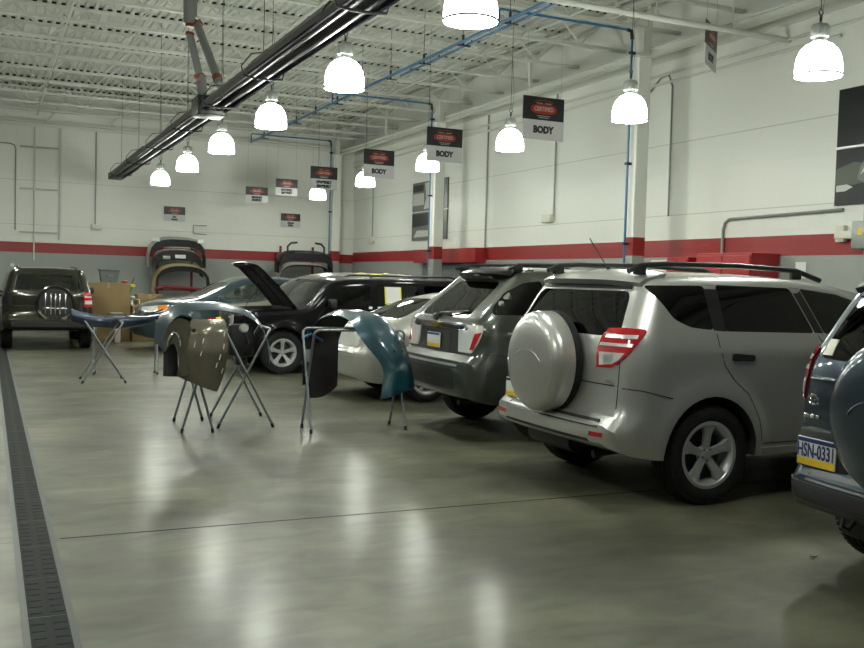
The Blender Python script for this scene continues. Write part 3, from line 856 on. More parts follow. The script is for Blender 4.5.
a = onq('panel', 21.5, 23.65, 2.60, 3.33, 'poster_grey', 0, t); b = onq('panel', 21.5, 23.65, 3.36, 4.12, 'poster_grey', 0, t)
onq('printed_patch', 22.9, 23.6, 3.52, 3.83, 'poster_light', .032, b); onq('printed_patch', 22.95, 23.6, 3.88, 4.05, 'poster', .032, b)
def blobq(poly, m, par):
    bm = B(); prism(bm, [(u-22.57, v-3.35) for u, v in poly], 'x', -.038, -.034); link('printed_patch', bm, M[m], par, smooth=False)
blobq([(22.9, 3.4), (22.1, 3.45), (22.1, 4.08), (22.85, 4.08), (22.75, 3.7)], 'poster_light', b)
blobq([(23.6, 2.95), (22.2, 3.0), (22.2, 3.3), (23.6, 3.3)], 'poster', a); blobq([(23.5, 2.68), (22.3, 2.7), (22.5, 2.85), (23.3, 2.86)], 'poster_light', a)
# conduits on the walls
def conduit(pts, r, lb, m='galv', box_at=None, bx=(.05, .17, .08)):
    t = thing('conduit', lb, 'conduit', pts[0])
    o = Vector(pts[0]); bm = B(); tube(bm, [Vector(q)-o for q in pts], r, 8); link('pipe', bm, M[m], t)
    if box_at:
        q = Vector(box_at)-o; bm = B(); box(bm, q.x-bx[0], q.x+bx[0], q.y-bx[1], q.y+bx[1], q.z-bx[2], q.z+bx[2], bev=.01); link('junction_box', bm, M['cream'], t)
xw = XR_-.027; yw = YB-.032
conduit([(xw, 19.48, 5.35), (xw, 19.48, 2.36)], .02, 'long dark conduit on the right wall just before the red door header')
conduit([(xw, 16.58, 5.35), (xw, 16.58, 2.92)], .018, 'vertical conduit ending in a pale box, halfway down the right wall', box_at=(XR_-.055, 16.75, 2.88))
conduit([(xw, 13.6, 4.9), (xw, 13.3, 5.1), (xw, 13.1, 5.1), (xw, 13.0, 4.9), (xw, 12.98, 2.75)], .016, 'thin hooked conduit right of the nearest column')
conduit([(xw, 26.6, 4.4), (xw, 26.6, 2.75)], .018, 'short conduit near the far end of the right wall', box_at=(XR_-.055, 26.6, 2.7))
conduit([(xw, 11.64, 1.7), (xw, 11.64, 2.48), (xw, 11.60, 2.58), (xw, 11.50, 2.63), (xw, 9.35, 2.66)], .024, 'bent conduit rising behind the red cabinets and running right')
conduit([(1.15, yw, 5.4), (1.15, yw, 1.8)], .022, 'left one of the long vertical pipes on the back wall', m='steel_white')
conduit([(1.80, yw, 5.4), (1.80, yw, 2.38)], .03, 'right one of the long vertical pipes on the back wall', m='steel_white')
conduit([(2.72, yw, 5.4), (2.72, yw, 2.8)], .018, 'vertical back wall pipe with a pale box above the cardboard', box_at=(2.76, YB-.055, 2.77), bx=(.14, .05, .07))
conduit([(-.3, yw, 4.92), (.55, yw, 4.9), (.65, yw, 4.86), (.68, yw, 4.75), (.68, yw, 2.6)], .016, 'thin bent pipe at the left end of the back wall')
for z, lb in ((4.85, 'top'), (3.72, 'middle'), (2.55, 'bottom')):
    bm = B(); box(bm, .78, 1.74, YB-.05, YB, z-.022, z+.022); tag(link('wall_strut', bm, M['galv'], smooth=False), f'{lb} grey strut across the pipes on the back wall', 'bracket', 'struts on the back wall')
bm = B()
for (p0, p1) in (((5.42, 2.96), (5.80, 2.96)), ((5.42, 2.96), (5.42, 2.72)), ((5.42, 2.72), (5.80, 2.70))): tube(bm, [(p0[0], YB-.03, p0[1]), (p1[0], YB-.03, p1[1])], .012, 6)
tag(link('wall_bracket', bm, M['galv']), 'small wire bracket on the back wall above the bumper rack', 'bracket')
bm = B(); box(bm, XR_-.10, XR_-.002, 9.12, 9.42, 2.27, 2.37, bev=.01); box(bm, XR_-.08, XR_-.002, 9.28, 9.42, 2.23, 2.45, bev=.01)
tag(link('switch_box', bm, M['cream']), 'cream switch box on the red band, left of the grey electrical box', 'electrical box')
t = thing('electrical_box', 'grey electrical box on the red band under the black poster', 'electrical box', (XR_-.002, 8.94, 2.31))
bm = B(); box(bm, -.16, 0, -.14, .14, -.18, .18, bev=.01); link('case', bm, M['galv'], t)
bm = B(); box(bm, -.165, -.16, -.03, .03, .0, .08); link('label_plate', bm, M['plate_yellow'], t)
bm = B(); tube(bm, [(-.05, .03, .17), (-.05, .03, .44)], .02, 8); link('pipe', bm, M['galv'], t)
bm = B(); tube(bm, [(-.05, -.06, .17), (-.05, -.06, .44)], .02, 8); link('pipe', bm, M['galv'], t)
bm = B(); tube(bm, [(-.05, 0, -.17), (-.05, 0, -.7)], .02, 8); link('pipe', bm, M['galv'], t)
bm = B(); box(bm, XR_-.006, XR_, 9.97, 10.16, 1.74, 1.97) ; 
tag(link('notice_sheet', bm, M['paper'], smooth=False), 'blank white sheet on the grey wall right of the red cabinet', 'notice')
bm = B(); lathe(bm, [(.001, 0), (.05, 0), (.05, .02), (.001, .02)], 16, 'y', c=(.62, YB-.02, 1.65)); tag(link('wall_outlet', bm, M['cream']), 'small white round fitting low on the back wall above the olive SUV', 'wall fitting')

# ------------------------------------------------------------------ trench drain
t = thing('trench_drain', 'long narrow cast iron trench drain running down the floor at left', 'drain', (.26, 0, 0))
for sx in (-.098, .098):
    bm = B(); box(bm, sx-.014, sx+.014, -4.5, 27.5, -.01, .0025); link('drain_frame', bm, M['grate_frame'], t, smooth=False)
gm = None
for k in range(52):
    if gm is None:
        bm = B()
        box(bm, -.082, .082, 0, .592, -.02, .0008)
        for i in range(6):
            for s in (-1, 1): box(bm, s*.045-.028, s*.045+.028, .045+.09*i, .085+.09*i, .0004, .0022)
        gm = link('grate', bm, M['grate'], t, smooth=False); o = gm
    else:
        o = gm.copy(); COL.objects.link(o)
    o.location = (0, -3.8+.6*k, 0)

# ------------------------------------------------------------------ lamps
def lamp_proto():
    t = thing('high_bay_lamp', 'lamp', 'ceiling lamp', (0, 0, 0))
    rs = [(.220, 0), (.221, .05), (.217, .12), (.203, .19), (.176, .25), (.130, .30), (.07, .33)]
    bm = B(); lathe(bm, rs+[(.062, .327)]+[(r-.008, z) for r, z in rs[::-1]][1:], 40, 'z', closed=True); link('lamp_shade', bm, M['shade'], t)
    bm = B(); lathe(bm, [(.229, .0), (.229, .018), (.222, .018), (.222, .0)], 40, 'z', closed=True); link('shade_rim', bm, M['galv'], t)
    bm = B(); lathe(bm, [(.001, .327), (.072, .327), (.075, .34), (.04, .35), (.04, .37), (.085, .38), (.09, .47), (.075, .50), (.03, .51), (.001, .54)], 24, 'z')
    for k in range(10):
        a = 2*PI*k/10; box(bm, .085*math.cos(a)-.006, .085*math.cos(a)+.006, .085*math.sin(a)-.006, .085*math.sin(a)+.006, .39, .47)
    link('ballast_housing', bm, M['lamp_house'], t)
    bm = B(); tube(bm, [(0, 0, .53), (0, 0, .58)], .012, 6); tube(bm, [(0, .0, .58), (.03, 0, .62), (0, 0, .66), (-.03, 0, .62), (0, 0, .58)], .006, 6); link('hook', bm, M['dark_metal'], t)
    bm = B(); tube(bm, [(0, 0, .655), (0, 0, ZD-LZ)], .004, 5); tube(bm, [(0.02, 0, .55), (.05, 0, .9), (.0, 0, 1.5), (0, 0, ZD-LZ)], .003, 4); link('hanging_cable', bm, M['dark_metal'], t)
    ld = bpy.data.lights.new('bulb', 'POINT'); ld.energy = LAMPW; ld.color = (.95, 1.0, .90); ld.shadow_soft_size = .16
    lo = bpy.data.objects.new('bulb', ld); COL.objects.link(lo); lo.parent = t; lo.location = (0, 0, -.02)
    return t
LZ = 3.665; LAMPW = 42
lamps = []
ordn = ['nearest', 'second', 'third', 'fourth', 'fifth', 'furthest']
LL = [(3.54, 7.05), (3.60, 10.25), (3.64, 13.45), (3.67, 16.75), (3.73, 20.2), (3.76, 23.8)]
LR = [(7.36, 7.05), (7.40, 10.15), (7.52, 13.45), (7.66, 16.9), (7.83, 20.7), (8.10, 25.0)]
for k in range(6):
    lamps.append((*LL[k], f'{ordn[k]} glowing dome lamp of the left row, beside the black tube heater' if k else 'nearest glowing dome lamp of the left row, cut by the top of the frame'))
    lamps.append((*LR[k], f'{ordn[k]} glowing dome lamp of the right row, along the column wall'))
for y in (24.0, 20.2, 16.9, 13.55, 10.5, 7.4, 4.0): lamps.append((-.3, y, 'glowing dome lamp of a row outside the frame on the left'))
lamps.append((3.70, 4.0, 'glowing dome lamp above the aisle beside the camera'))
lp = lamp_proto(); freeze(lp)
for i, (x, y, lb) in enumerate(lamps):
    o = lp if i == 0 else copy_tree(lp)
    o.location = (x, y, LZ); o['label'] = lb; o['group'] = 'high bay lamps'

# ------------------------------------------------------------------ tube heater
t = thing('tube_heater', 'long black radiant tube heater hung below the roof along the aisle', 'heater', (3.03, 0, 4.0))
def shroud(y0, y1, x=0, dz=0):
    bm = B(); w, h, th = .20, .15, .006
    pts = [(-w, -.02), (-w*.97, .05), (-w*.6, h), (w*.6, h), (w*.97, .05), (w, -.02)]
    n = len(pts)
    rows = []
    for yy in (y0, y1):
        rows.append(([bm.verts.new((x+u, yy, v+dz)) for u, v in pts], [bm.verts.new((x+u*(1-th/w*1.2), yy, v+dz-th)) for u, v in pts]))
    (ao, ai), (bo, bi) = rows
    for k in range(n-1):
        bm.faces.new((ao[k], ao[k+1], bo[k+1], bo[k])).material_index = 0
        bm.faces.new((ai[k+1], ai[k], bi[k], bi[k+1])).material_index = 1
    for k in (0, n-1):
        bm.faces.new((ao[k], bo[k], bi[k], ai[k]))
    for o_, i_ in ((ao, ai), (bo, bi)):
        for k in range(n-1): bm.faces.new((o_[k], o_[k+1], i_[k+1], i_[k]))
    return bm
for i, (y0, y1) in enumerate(((6.0, 8.9), (8.75, 11.7), (11.55, 14.5), (15.05, 18.0), (17.85, 20.9), (20.75, 23.7), (23.55, 26.3))):
    link('reflector', shroud(y0, y1, dz=.02*(i % 2)), [M['heater'], M['polish']], t, smooth=False)
for sx in (-.085, .085):
    for (y0, y1) in ((6.05, 14.6), (14.95, 26.25)):
        bm = B(); tube(bm, [(sx, y0, .04), (sx, y1, .04)], .05, 12); link('burner_tube', bm, M['heater'], t)
bm = B(); box(bm, -.22, .22, 14.5, 15.0, -.06, .22, bev=.02); box(bm, -.1, .1, 14.42, 14.5, .0, .14, bev=.01); link('burner_box', bm, M['black'], t)
bm = B(); box(bm, -.18, .18, 26.2, 26.5, -.05, .12, bev=.02); link('end_cap', bm, M['dark_metal'], t)
for y in (8.2, 11.6, 13.9, 16.5, 19.3, 22.2, 25.2):
    bm = B(); tube(bm, [(-.24, y, -.03), (-.10, y, -.05), (.10, y, -.05), (.24, y, -.03)], .014, 6); tube(bm, [(-.24, y, -.03), (-.27, y, .08), (-.15, y, .24), (0, y, .27), (.15, y, .24), (.27, y, .08), (.24, y, -.03)], .008, 6)
    tube(bm, [(0, y, .27), (0, y, ZD-4.02)], .005, 5); link('hanger', bm, M['dark_metal'], t)
t2 = thing('heater_flue', 'grey galvanised flue pipes with copper clamps above the heater burner', 'pipe', (2.80, 15.0, 5.2))
def seg(nm, a, b, r, m):
    bm = B(); tube(bm, [a, b], r, 16); return link(nm, bm, M[m], t2)
seg('stack', (-.02, 0, .15), (-.05, 0, ZD-5.2+.02), .105, 'duct'); seg('stack_top', (-.05, 0, .9), (-.05, 0, 1.14), .12, 'duct')
seg('drop_pipe', (-.03, 0, .0), (.12, -.05, -.62), .058, 'duct'); seg('branch_pipe', (.06, 0, .2), (.24, -.95, -.90), .062, 'duct')
seg('lower_pipe', (.14, -.06, -.62), (.16, -.10, -.99), .075, 'duct')
for (a, b, r) in (((-.025, 0, .10), (-.02, 0, .16), .075), ((-.03, 0, -.02), (-.025, 0, .02), .068), ((.11, -.05, -.60), (.125, -.05, -.66), .08), ((.13, -.06, -.72), (.135, -.06, -.75), .08), ((.215, -.82, -.76), (.23, -.88, -.83), .072), ((.06, 0, .2), (.085, -.08, .13), .072)):
    seg('clamp', a, b, r, 'copper')
seg('elbow_ring', (-.06, -.02, .22), (.10, -.06, .22), .05, 'chrome')

# ------------------------------------------------------------------ blue compressed-air pipe
t = thing('air_pipe', 'blue compressed-air pipe hung under the roof with drops down the columns', 'pipe', (6.98, 12, 5.45))
bm = B(); tube(bm, [(0, -2.0, 0), (0, 16.0, 0)], .028, 8); link('main_pipe', bm, M['pipe_blue'], t)
bm = B(); tube(bm, [(.11, -2.0, -.03), (.11, 5.0, -.03)], .02, 8); link('second_pipe', bm, M['pipe_blue'], t)
for y in [-.9+1.55*k for k in range(11)]:
    bm = B(); tube(bm, [(.03, y, -.05), (.03, y, .12)], .022, 6); box(bm, -.06, .16, y-.03, y+.03, -.06, -.045); tube(bm, [(.03, y, .1), (.03, y, ZD-5.45)], .005, 5); link('pipe_hanger', bm, M['black'], t)
for y, zl in ((.95, 5.4), (8.65, 5.4), (15.93, 5.4)):
    bm = B(); e = 2.46
    tube(bm, [(0, y, .02), (0, y, .21), (.03, y, .235), (e-.08, y, .24), (e-.02, y, .22), (e, y, .15), (e, y, -3.6)], .020, 8); d = link('column_drop', bm, M['pipe_blue'], t)
    bm = B(); tube(bm, [(e-.10, y, .24), (e-.02, y, .225), (e, y, .10)], .032, 8); link('elbow', bm, M['black'], d)
    for z in (-.12, -1.9, -3.2):
        bm = B(); box(bm, e-.04, e+.06, y-.03, y+.03, z-.02, z+.02); link('clamp', bm, M['black'], d)
for k, y in enumerate((1.1, 13.0)):
    pass

# ------------------------------------------------------------------ hanging signs
def sign(x, y, z0, z1, w, lines, lb, rz=0, wires=True, wall=False):
    h = z1-z0
    t = thing('hanging_sign' if wires else 'wall_sign', lb, 'sign', (x+w/2*math.cos(rz), y+w/2*math.sin(rz), z0), rz, 'shop signs')
    zs = h*.46
    for (nm, a, b, m) in (('upper_board', zs, h, 'sign_black'), ('lower_board', 0, zs, 'sign_white')):
        bm = B(); box(bm, -w/2, w/2, -.006, .006, a, b); o = link(nm, bm, M[m], t, smooth=False)
        if nm == 'upper_board': ub = o
        else: lo = o
    for s in (-1, 1):
        rot = 0 if s < 0 else PI
        base = Matrix.Rotation(rot, 4, 'Z')
        f = base @ Matrix.Translation((0, -.009, 0)) @ Matrix.Rotation(PI/2, 4, 'X')
        cy = zs+(h-zs)*.47
        bm = B(); q = []
        for k in range(36):
            a = 2*PI*k/36; q.append((w*.31*math.copysign(abs(math.cos(a))**.8, math.cos(a)), cy+h*.115*math.copysign(abs(math.sin(a))**.7, math.sin(a))))
        prism(bm, q, 'y', -.012, -.006); bm.transform(base); lg = link('logo_oval', bm, M['sign_red'], ub, smooth=False)
        bm = B()
        for k in range(12):
            a0, a1 = R(30+10*k), R(40+10*k)
            box(bm, w*.26*math.cos(a1), w*.26*math.cos(a0), -.010, -.006, cy+h*.10+h*.10*math.sin((a0+a1)/2), cy+h*.10+h*.10*math.sin((a0+a1)/2)+.010)
        bm.transform(base); link('logo_arc', bm, M['sign_red'], ub, smooth=False)
        bm = B(); box(bm, -w*.16, w*.16, -.010, -.006, cy-h*.165, cy-h*.15); box(bm, -w*.12, w*.12, -.010, -.006, cy-h*.205, cy-h*.19); box(bm, -w*.18, -w*.03, -.010, -.006, cy+h*.13, cy+h*.145); box(bm, w*.03, w*.18, -.010, -.006, cy+h*.13, cy+h*.145)
        bm.transform(base); link('logo_line', bm, M['lamp_house'], ub, smooth=False)
        text('logo_text', 'CERTIFIED', h*.14, M['sign_text'], lg, Matrix.Translation((0, 0, 0)) @ base @ Matrix.Translation((0, -.0135, cy)) @ Matrix.Rotation(PI/2, 4, 'X'), bold=.001, sx=.82)
        n = len(lines)
        for i, l in enumerate(lines):
            sz = h*(.22 if n == 1 and len(l) < 6 else .16); zz = zs*(.5 if n == 1 else (.68-.38*i))
            text('sign_text', l, sz, M['ink'], lo, base @ Matrix.Translation((0, -.0075, zz)) @ Matrix.Rotation(PI/2, 4, 'X'), bold=.009, sx=.9 if len(l) < 8 else .72)
    if wires:
        for s in (-1, 1):
            bm = B(); tube(bm, [(s*w*.42, 0, h-.01), (s*w*.42, 0, ZD-z0)], .0025, 4); link('hanging_wire', bm, M['galv'], t)
sign(7.48, 13.0, 3.80, 4.46, .74, ['BODY'], 'nearest hanging sign reading BODY, with the whole red oval logo clear')
sign(7.45, 16.5, 3.80, 4.44, .74, ['BODY'], 'second hanging sign reading BODY, in front of a lit lamp and the middle column')
sign(7.46, 19.85, 3.78, 4.40, .72, ['BODY'], 'third and furthest hanging sign reading BODY')
sign(7.44, 23.6, 3.80, 4.38, .72, ['DISASSEMBLY', 'REASSEMBLY'], 'hanging sign with two lines of capitals just above the furthest right lamp')
sign(6.45, 26.3, 3.58, 4.00, .62, ['DISASSEMBLY', 'REASSEMBLY'], 'left of the two small high signs before the back wall')
sign(7.35, 26.5, 3.84, 4.30, .63, ['DISASSEMBLY', 'REASSEMBLY'], 'right of the two small high signs before the back wall')
sign(4.58, YB-.03, 3.04, 3.46, .60, ['Pre', 'Scanning'], 'small sign on the back wall above the grey and tan bumper rack', wires=False)
sign(8.02, YB-.03, 3.04, 3.45, .60, ['Advanced', 'Safety'], 'small sign on the back wall above the dark bumper rack', wires=False)
sign(8.93, 10.58, 4.66, 5.26, .72, ['BODY'], 'sign turned nearly edge-on to the camera, hung near the right wall', rz=R(37))
# saw-cut joint with dark filler running across the slab
struct('trim_3', box(B(), .40, XR_-.01, 5.914, 5.927, -.01, .0012), M['grate'])
# ------------------------------------------------------------------ the vehicles
def logo_ellipses(root, x, y, z):
    bm = B()
    def ell(cy, cz, a, b, r=.003):
        a *= .72; b *= .72; cy *= .72; cz *= .72
        tube(bm, [(x, y+cy+a*math.cos(2*PI*k/24), z+cz+b*math.sin(2*PI*k/24)) for k in range(24)], r, 6, closed=True)
    ell(0, 0, .055, .038, .004); ell(0, .012, .036, .016); ell(0, 0, .015, .036)
    part(root, 'emblem', bm, M['chrome'])

def car_silver():
    root, c = silver_suv_like('silver_suv', 'silver compact SUV with a hard spare wheel cover on its tailgate, nearest whole car', 'silver', (4.74, 6.28, 0), 0, plate_txt='')
    root['category'] = 'car'
    st = B(); box(st, -.757, -.750, -.70, -.62, 1.20, 1.235)
    part(root, 'sticker', c.panel([(-.66, 1.195), (-.53, 1.195), (-.57, 1.23), (-.64, 1.23)], 'B', off=.004, th=.006), M['paper']); st.free()
    for a in ('B',):
        part(root, 'badge', c.panel(roundpoly([(-.70, .875), (-.63, .875), (-.63, .89), (-.70, .89)], .004), a, off=.006, th=.008, res=.03), M['chrome'])
def car_blue():
    root, c = silver_suv_like('blue_suv', 'dark blue SUV with plate HSN-0331, cut off by the right edge', 'blue_paint', (4.76, 3.105, 0), R(-5), plate_txt='HSN-0331', silver=False)
    logo_ellipses(root, -.765, .64, .985)
    bm = B()
    for i, (y0, y1) in enumerate(((.70, .66), (.65, .62), (.61, .585))):
        box(bm, -.775, -.755, y1, y0, .885, .905, bev=.003)
    part(root, 'badge', bm, M['chrome'])
    part(root, 'sticker', c.panel([(.60, 1.225), (.68, 1.225), (.665, 1.31), (.60, 1.31)], 'B', off=.005, th=.006), M['cream'])
    bm = c.panel(roundpoly([(-.80, .42), (.80, .42), (.80, .55), (-.80, .55)], .02), 'B', off=.01, th=.03); part(root, 'lower_bumper', bm, M['black'])
    bm = B(); tube(bm, [(-.80, .25, .44), (-.86, .25, .38), (-.90, .25, .40), (-.89, .25, .44)], .012, 8); part(root, 'tow_hook', bm, M['dark_metal'])

def door_seams(c, root, lines, w=.008):
    for a in ('R', 'L'):
        bm = B()
        for ln in lines: c.ribbon(ln, a, bm=bm, off=.002, w=w)
        part(root, 'panel_seam', bm, M['ink'])
def handles(c, root, xs, z, m):
    for a in ('R', 'L'):
        for hx in xs:
            part(root, 'door_handle', c.panel(roundpoly([(hx, z), (hx+.18, z), (hx+.18, z+.04), (hx, z+.04)], .012), a, off=.025, th=.03, res=.04), m)

def car_grey():
    P = dict(XR=-.95, XF=3.8, WB=2.86, W=.905, wr=.36, ww=.235, rim=.22, zb=.36, belt=1.2, roofz=1.68, tum=.19, rc=.11, crown=.04,
             top=[(-.95, 1.60), (-.4, 1.665), (.2, 1.695), (1.2, 1.68), (1.7, 1.58), (1.95, 1.48), (2.7, 1.12), (2.85, 1.09), (3.4, 1.0), (3.7, .9), (3.9, .8)],
             rear=[(.3, .14), (.42, .02), (.6, 0), (.78, .02), (.84, .10), (1.0, .12), (1.14, .13), (1.22, .18), (1.62, .62), (1.75, .70)], front=SUV_FRONT, paint='grey_paint',
             cab=(-.55, 2.5), floor=.9, flare=.02, fade=1.3, cutB=.5, plr=.15, rcr=.3)
    wins = []
    q = roundpoly([(-.66, 1.24), (-.62, 1.32), (-.46, 1.48), (-.26, 1.58), (-.05, 1.60), (-.02, 1.24)], .04)
    d2 = roundpoly([(.05, 1.24), (.03, 1.60), (.85, 1.61), (.95, 1.24)], .04)
    d3 = roundpoly([(1.02, 1.24), (.93, 1.605), (1.4, 1.58), (1.7, 1.48), (2.2, 1.22)], .04)
    for a in ('R', 'L'): wins += [('side_glass', q, a, 'glass_dark'), ('side_glass', d2, a, 'glass_dark'), ('side_glass', d3, a, 'glass_mid')]
    rg = roundpoly([(-.48, 1.575), (.48, 1.575), (.57, 1.20), (-.57, 1.20)], .06)
    ws = roundpoly([(-.62, 1.55), (.62, 1.55), (.74, 1.16), (-.74, 1.16)], .06)
    wins += [('rear_glass', rg, 'B', 'glass_dark'), ('windshield', ws, 'F', 'glass_mid')]
    root, c, body = build_car('grey_suv', 'dark grey SUV with chrome bar across its tailgate, left of the silver SUV', 'car', P, (5.08, 8.99, 0), 0, wins, nx=80)
    seats(root, P, (.4, 1.45), .65)
    door_seams(c, root, [[(.03, 1.22), (.06, 1.0), (.3, .82), (.42, .5)], [(.44, .47), (2.4, .47)], [(1.0, 1.22), (1.05, .47)], [(-.85, .86), (-.42, .86)]])
    handles(c, root, (.1, 1.15), 1.08, M['grey_paint'])
    for a, da in (('R', 58), ('L', -58)):
        fl = (lambda p: p) if a == 'R' else (lambda p: [(-u, v) for u, v in p][::-1])
        tl = part(root, 'tail_light', c.panel(fl(roundpoly([(.445, 1.14), (.198, 1.142), (.177, 1.115), (.232, .969), (.291, .868), (.439, .868)], .012)), da, off=.014, th=.03, res=.03), M['clear_lens'], 'clear and red tail light')
        part(tl, 'red_lens', c.panel(fl([(.262, 1.06), (.20, 1.078), (.275, .90), (.312, .90)]), da, off=.019, th=.01, res=.03), M['red_lens'])
        part(tl, 'red_lens', c.panel(fl([(.43, 1.10), (.33, 1.12), (.34, 1.09), (.43, 1.075)]), da, off=.018, th=.01, res=.03), M['chrome'])
        sg = -1 if a == 'R' else 1
        mirror(root, 2.15, 1.22, P['W'], M['grey_paint'], sg)
        rail(root, [(-.35, sg*.60, 1.70), (-.25, sg*.60, 1.745), (.4, sg*.60, 1.765), (1.1, sg*.60, 1.75), (1.3, sg*.60, 1.68)], .018)
        part(root, 'headlight', c.panel(roundpoly([(3.3, .92), (3.62, .84), (3.6, .70), (3.35, .76)], .04), a, off=.006, th=.015, res=.05), M['clear_lens'])
    bm = c.panel(roundpoly([(-.60, 1.085), (.60, 1.085), (.60, 1.145), (-.60, 1.145)], .01), 'B', off=.02, th=.03); br = part(root, 'chrome_bar', bm, M['chrome'])
    # cross shaped gold badge in the middle of the bar
    bm = B(); x = -.86; prism(bm, [(-.075, -.018), (-.03, -.018), (-.036, -.035), (.022, -.035), (.034, -.018), (.085, -.018), (.075, .018), (.03, .018), (.036, .035), (-.022, .035), (-.034, .018), (-.085, .018)], 'x', x-.004, x+.02)
    bmesh.ops.translate(bm, verts=bm.verts, vec=(0, .0, 1.115)); part(root, 'emblem', bm, M['gold'])
    bm = B()
    for k in range(9): box(bm, -.852, -.835, -.14-.045*k-.03, -.14-.045*k, 1.095, 1.13)
    part(root, 'badge', bm, M['ink'])
    bm = c.panel(roundpoly([(-.30, .86), (.30, .86), (.30, 1.06), (-.30, 1.06)], .03), 'B', off=.004, th=.01); part(root, 'plate_recess', bm, M['black'])
    plate(root, c, -.855, 0.05, .955)
    c2 = c.panel(roundpoly([(-.60, .50), (.60, .50), (.55, .70), (-.55, .70)], .05), 'B', off=.006, th=.02); part(root, 'bumper_insert', c2, M['dark_metal'])
    bm = c.panel([(-.62, .73), (.62, .73), (.62, .755), (-.62, .755)], 'B', off=.008, th=.02); part(root, 'bumper_strip', bm, M['alu'])
    bm = B(); c.ribbon([(-.66, .87), (-.67, 1.18), (.67, 1.18), (.66, .87)], 'B', bm=bm); part(root, 'panel_seam', bm, M['ink'])
    bm = B(); sp = []
    for i in range(13):
        y = -.58+1.16*i/12; e = (y/.58)**4
        sp.append([Vector((-.38+.10*e, y, 1.60-.02*e)), Vector((-.44+.12*e, y, 1.655-.02*e)), Vector((-.36+.08*e, y, 1.70-.03*(y/.6)**2)), Vector((-.05, y, 1.735-.035*(y/.6)**2)), Vector((-.1, y, 1.63))])
    vs = [[bm.verts.new(p) for p in r] for r in sp]
    for A, C in zip(vs, vs[1:]):
        for k in range(5): bm.faces.new((A[k], A[(k+1) % 5], C[(k+1) % 5], C[k]))
    bm.faces.new(vs[0]); bm.faces.new(vs[-1][::-1]); part(root, 'spoiler', bm, M['black_paint'], sharp=50)
    bm = B(); tube(bm, [(-.79, .10, 1.20), (-.80, .02, 1.235), (-.72, -.48, 1.27)], .010, 6); box(bm, -.83, -.76, .05, .15, 1.15, 1.23, bev=.02); part(root, 'wiper', bm, M['black'])
    bm = B(); tube(bm, [(-.8, -.45, .36), (-.3, -.45, .38)], .03, 10); part(root, 'exhaust', bm, M['dark_metal'])

def car_sedan():
    P = dict(XR=-1.02, XF=3.55, WB=2.67, W=.87, wr=.315, ww=.205, rim=.21, zb=.24, belt=.95, roofz=1.38, tum=.20, rc=.11, crown=.03,
             top=[(-1.02, .93), (-.8, .985), (-.55, 1.0), (-.40, 1.03), (.35, 1.31), (.7, 1.375), (1.2, 1.385), (1.6, 1.33), (2.35, .99), (2.5, .96), (3.2, .84), (3.6, .7)],
             rear=[(.2, .12), (.3, .03), (.45, 0), (.62, .01), (.7, .05), (.92, .10)], front=[(.18, .1), (.3, .03), (.5, 0), (.65, .05), (.85, .2)], paint='silver_sedan',
             cab=(-.35, 2.2), floor=.72, flare=.015, fade=1.0, plr=.16, rcr=.32, cutB=.6)
    wins = []
    d2 = roundpoly([(-.02, 1.0), (.38, 1.24), (.72, 1.31), (.78, 1.0)], .03); d3 = roundpoly([(.86, 1.0), (.82, 1.31), (1.2, 1.31), (1.5, 1.24), (1.95, 1.0)], .03)
    for a in ('R', 'L'): wins += [('side_glass', d2, a, 'glass_mid'), ('side_glass', d3, a, 'glass_mid')]
    rg = roundpoly([(-.50, 1.32), (.50, 1.32), (.64, 1.06), (-.64, 1.06)], .05)
    ws = roundpoly([(-.56, 1.31), (.56, 1.31), (.70, 1.03), (-.70, 1.03)], .05)
    wins += [('rear_glass', rg, 'B', 'glass_mid'), ('windshield', ws, 'F', 'glass_mid')]
    root, c, body = build_car('silver_sedan', 'light silver sedan parked between the dark grey SUV and the black SUV', 'car', P, (5.12, 11.98, 0), 0, wins, nx=70, style='seven')
    seats(root, P, (.45, 1.3), .40)
    door_seams(c, root, [[(-.05, .98), (0, .8), (.25, .62), (.34, .34)], [(.82, .98), (.84, .32)], [(1.95, .98), (2.0, .32)]])
    handles(c, root, (.1, .95), .82, M['silver_sedan'])
    for a, da in (('R', 50), ('L', -50)):
        fl = (lambda p: p) if a == 'R' else (lambda p: [(-u, v) for u, v in p][::-1])
        part(root, 'tail_light', c.panel(fl(roundpoly([(.62, .70), (.60, .86), (.18, .89), (.20, .72)], .03)), da, off=.01, th=.02, res=.04), M['clear_lens'])
        sg = -1 if a == 'R' else 1
        mirror(root, 1.9, 1.0, P['W'], M['silver_sedan'], sg)
    bm = B(); c.ribbon([(-.52, .64), (-.55, .92)], 'B', bm=bm); c.ribbon([(.52, .64), (.55, .92)], 'B', bm=bm); c.ribbon([(-.8, .62), (.8, .62)], 'B', bm=bm); part(root, 'panel_seam', bm, M['ink'])
    plate(root, c, -.99, 0, .70)
    bm = B(); tube(bm, [(.02, -.05, 1.13), (-.06, -.05, 1.28)], .004, 6); tube(bm, [(.05, -.05, 1.10), (.0, -.05, 1.16)], .014, 8); part(root, 'antenna', bm, M['black'])

def nose_out(name, label, P, loc, wins, seams, hz, style='five', nx=60, cuts=None, st=(.3, 1.3), rz=PI, headlight=None, seatz=.6, detail=True):
    root, c, body = build_car(name, label, 'car', P, loc, rz, wins, nx=nx, style=style, cuts=cuts, detail=detail)
    seats(root, P, st, seatz)
    door_seams(c, root, seams)
    handles(c, root, hz[0], hz[1], M[P['paint']] if len(hz) < 3 else M[hz[2]])
    return root, c

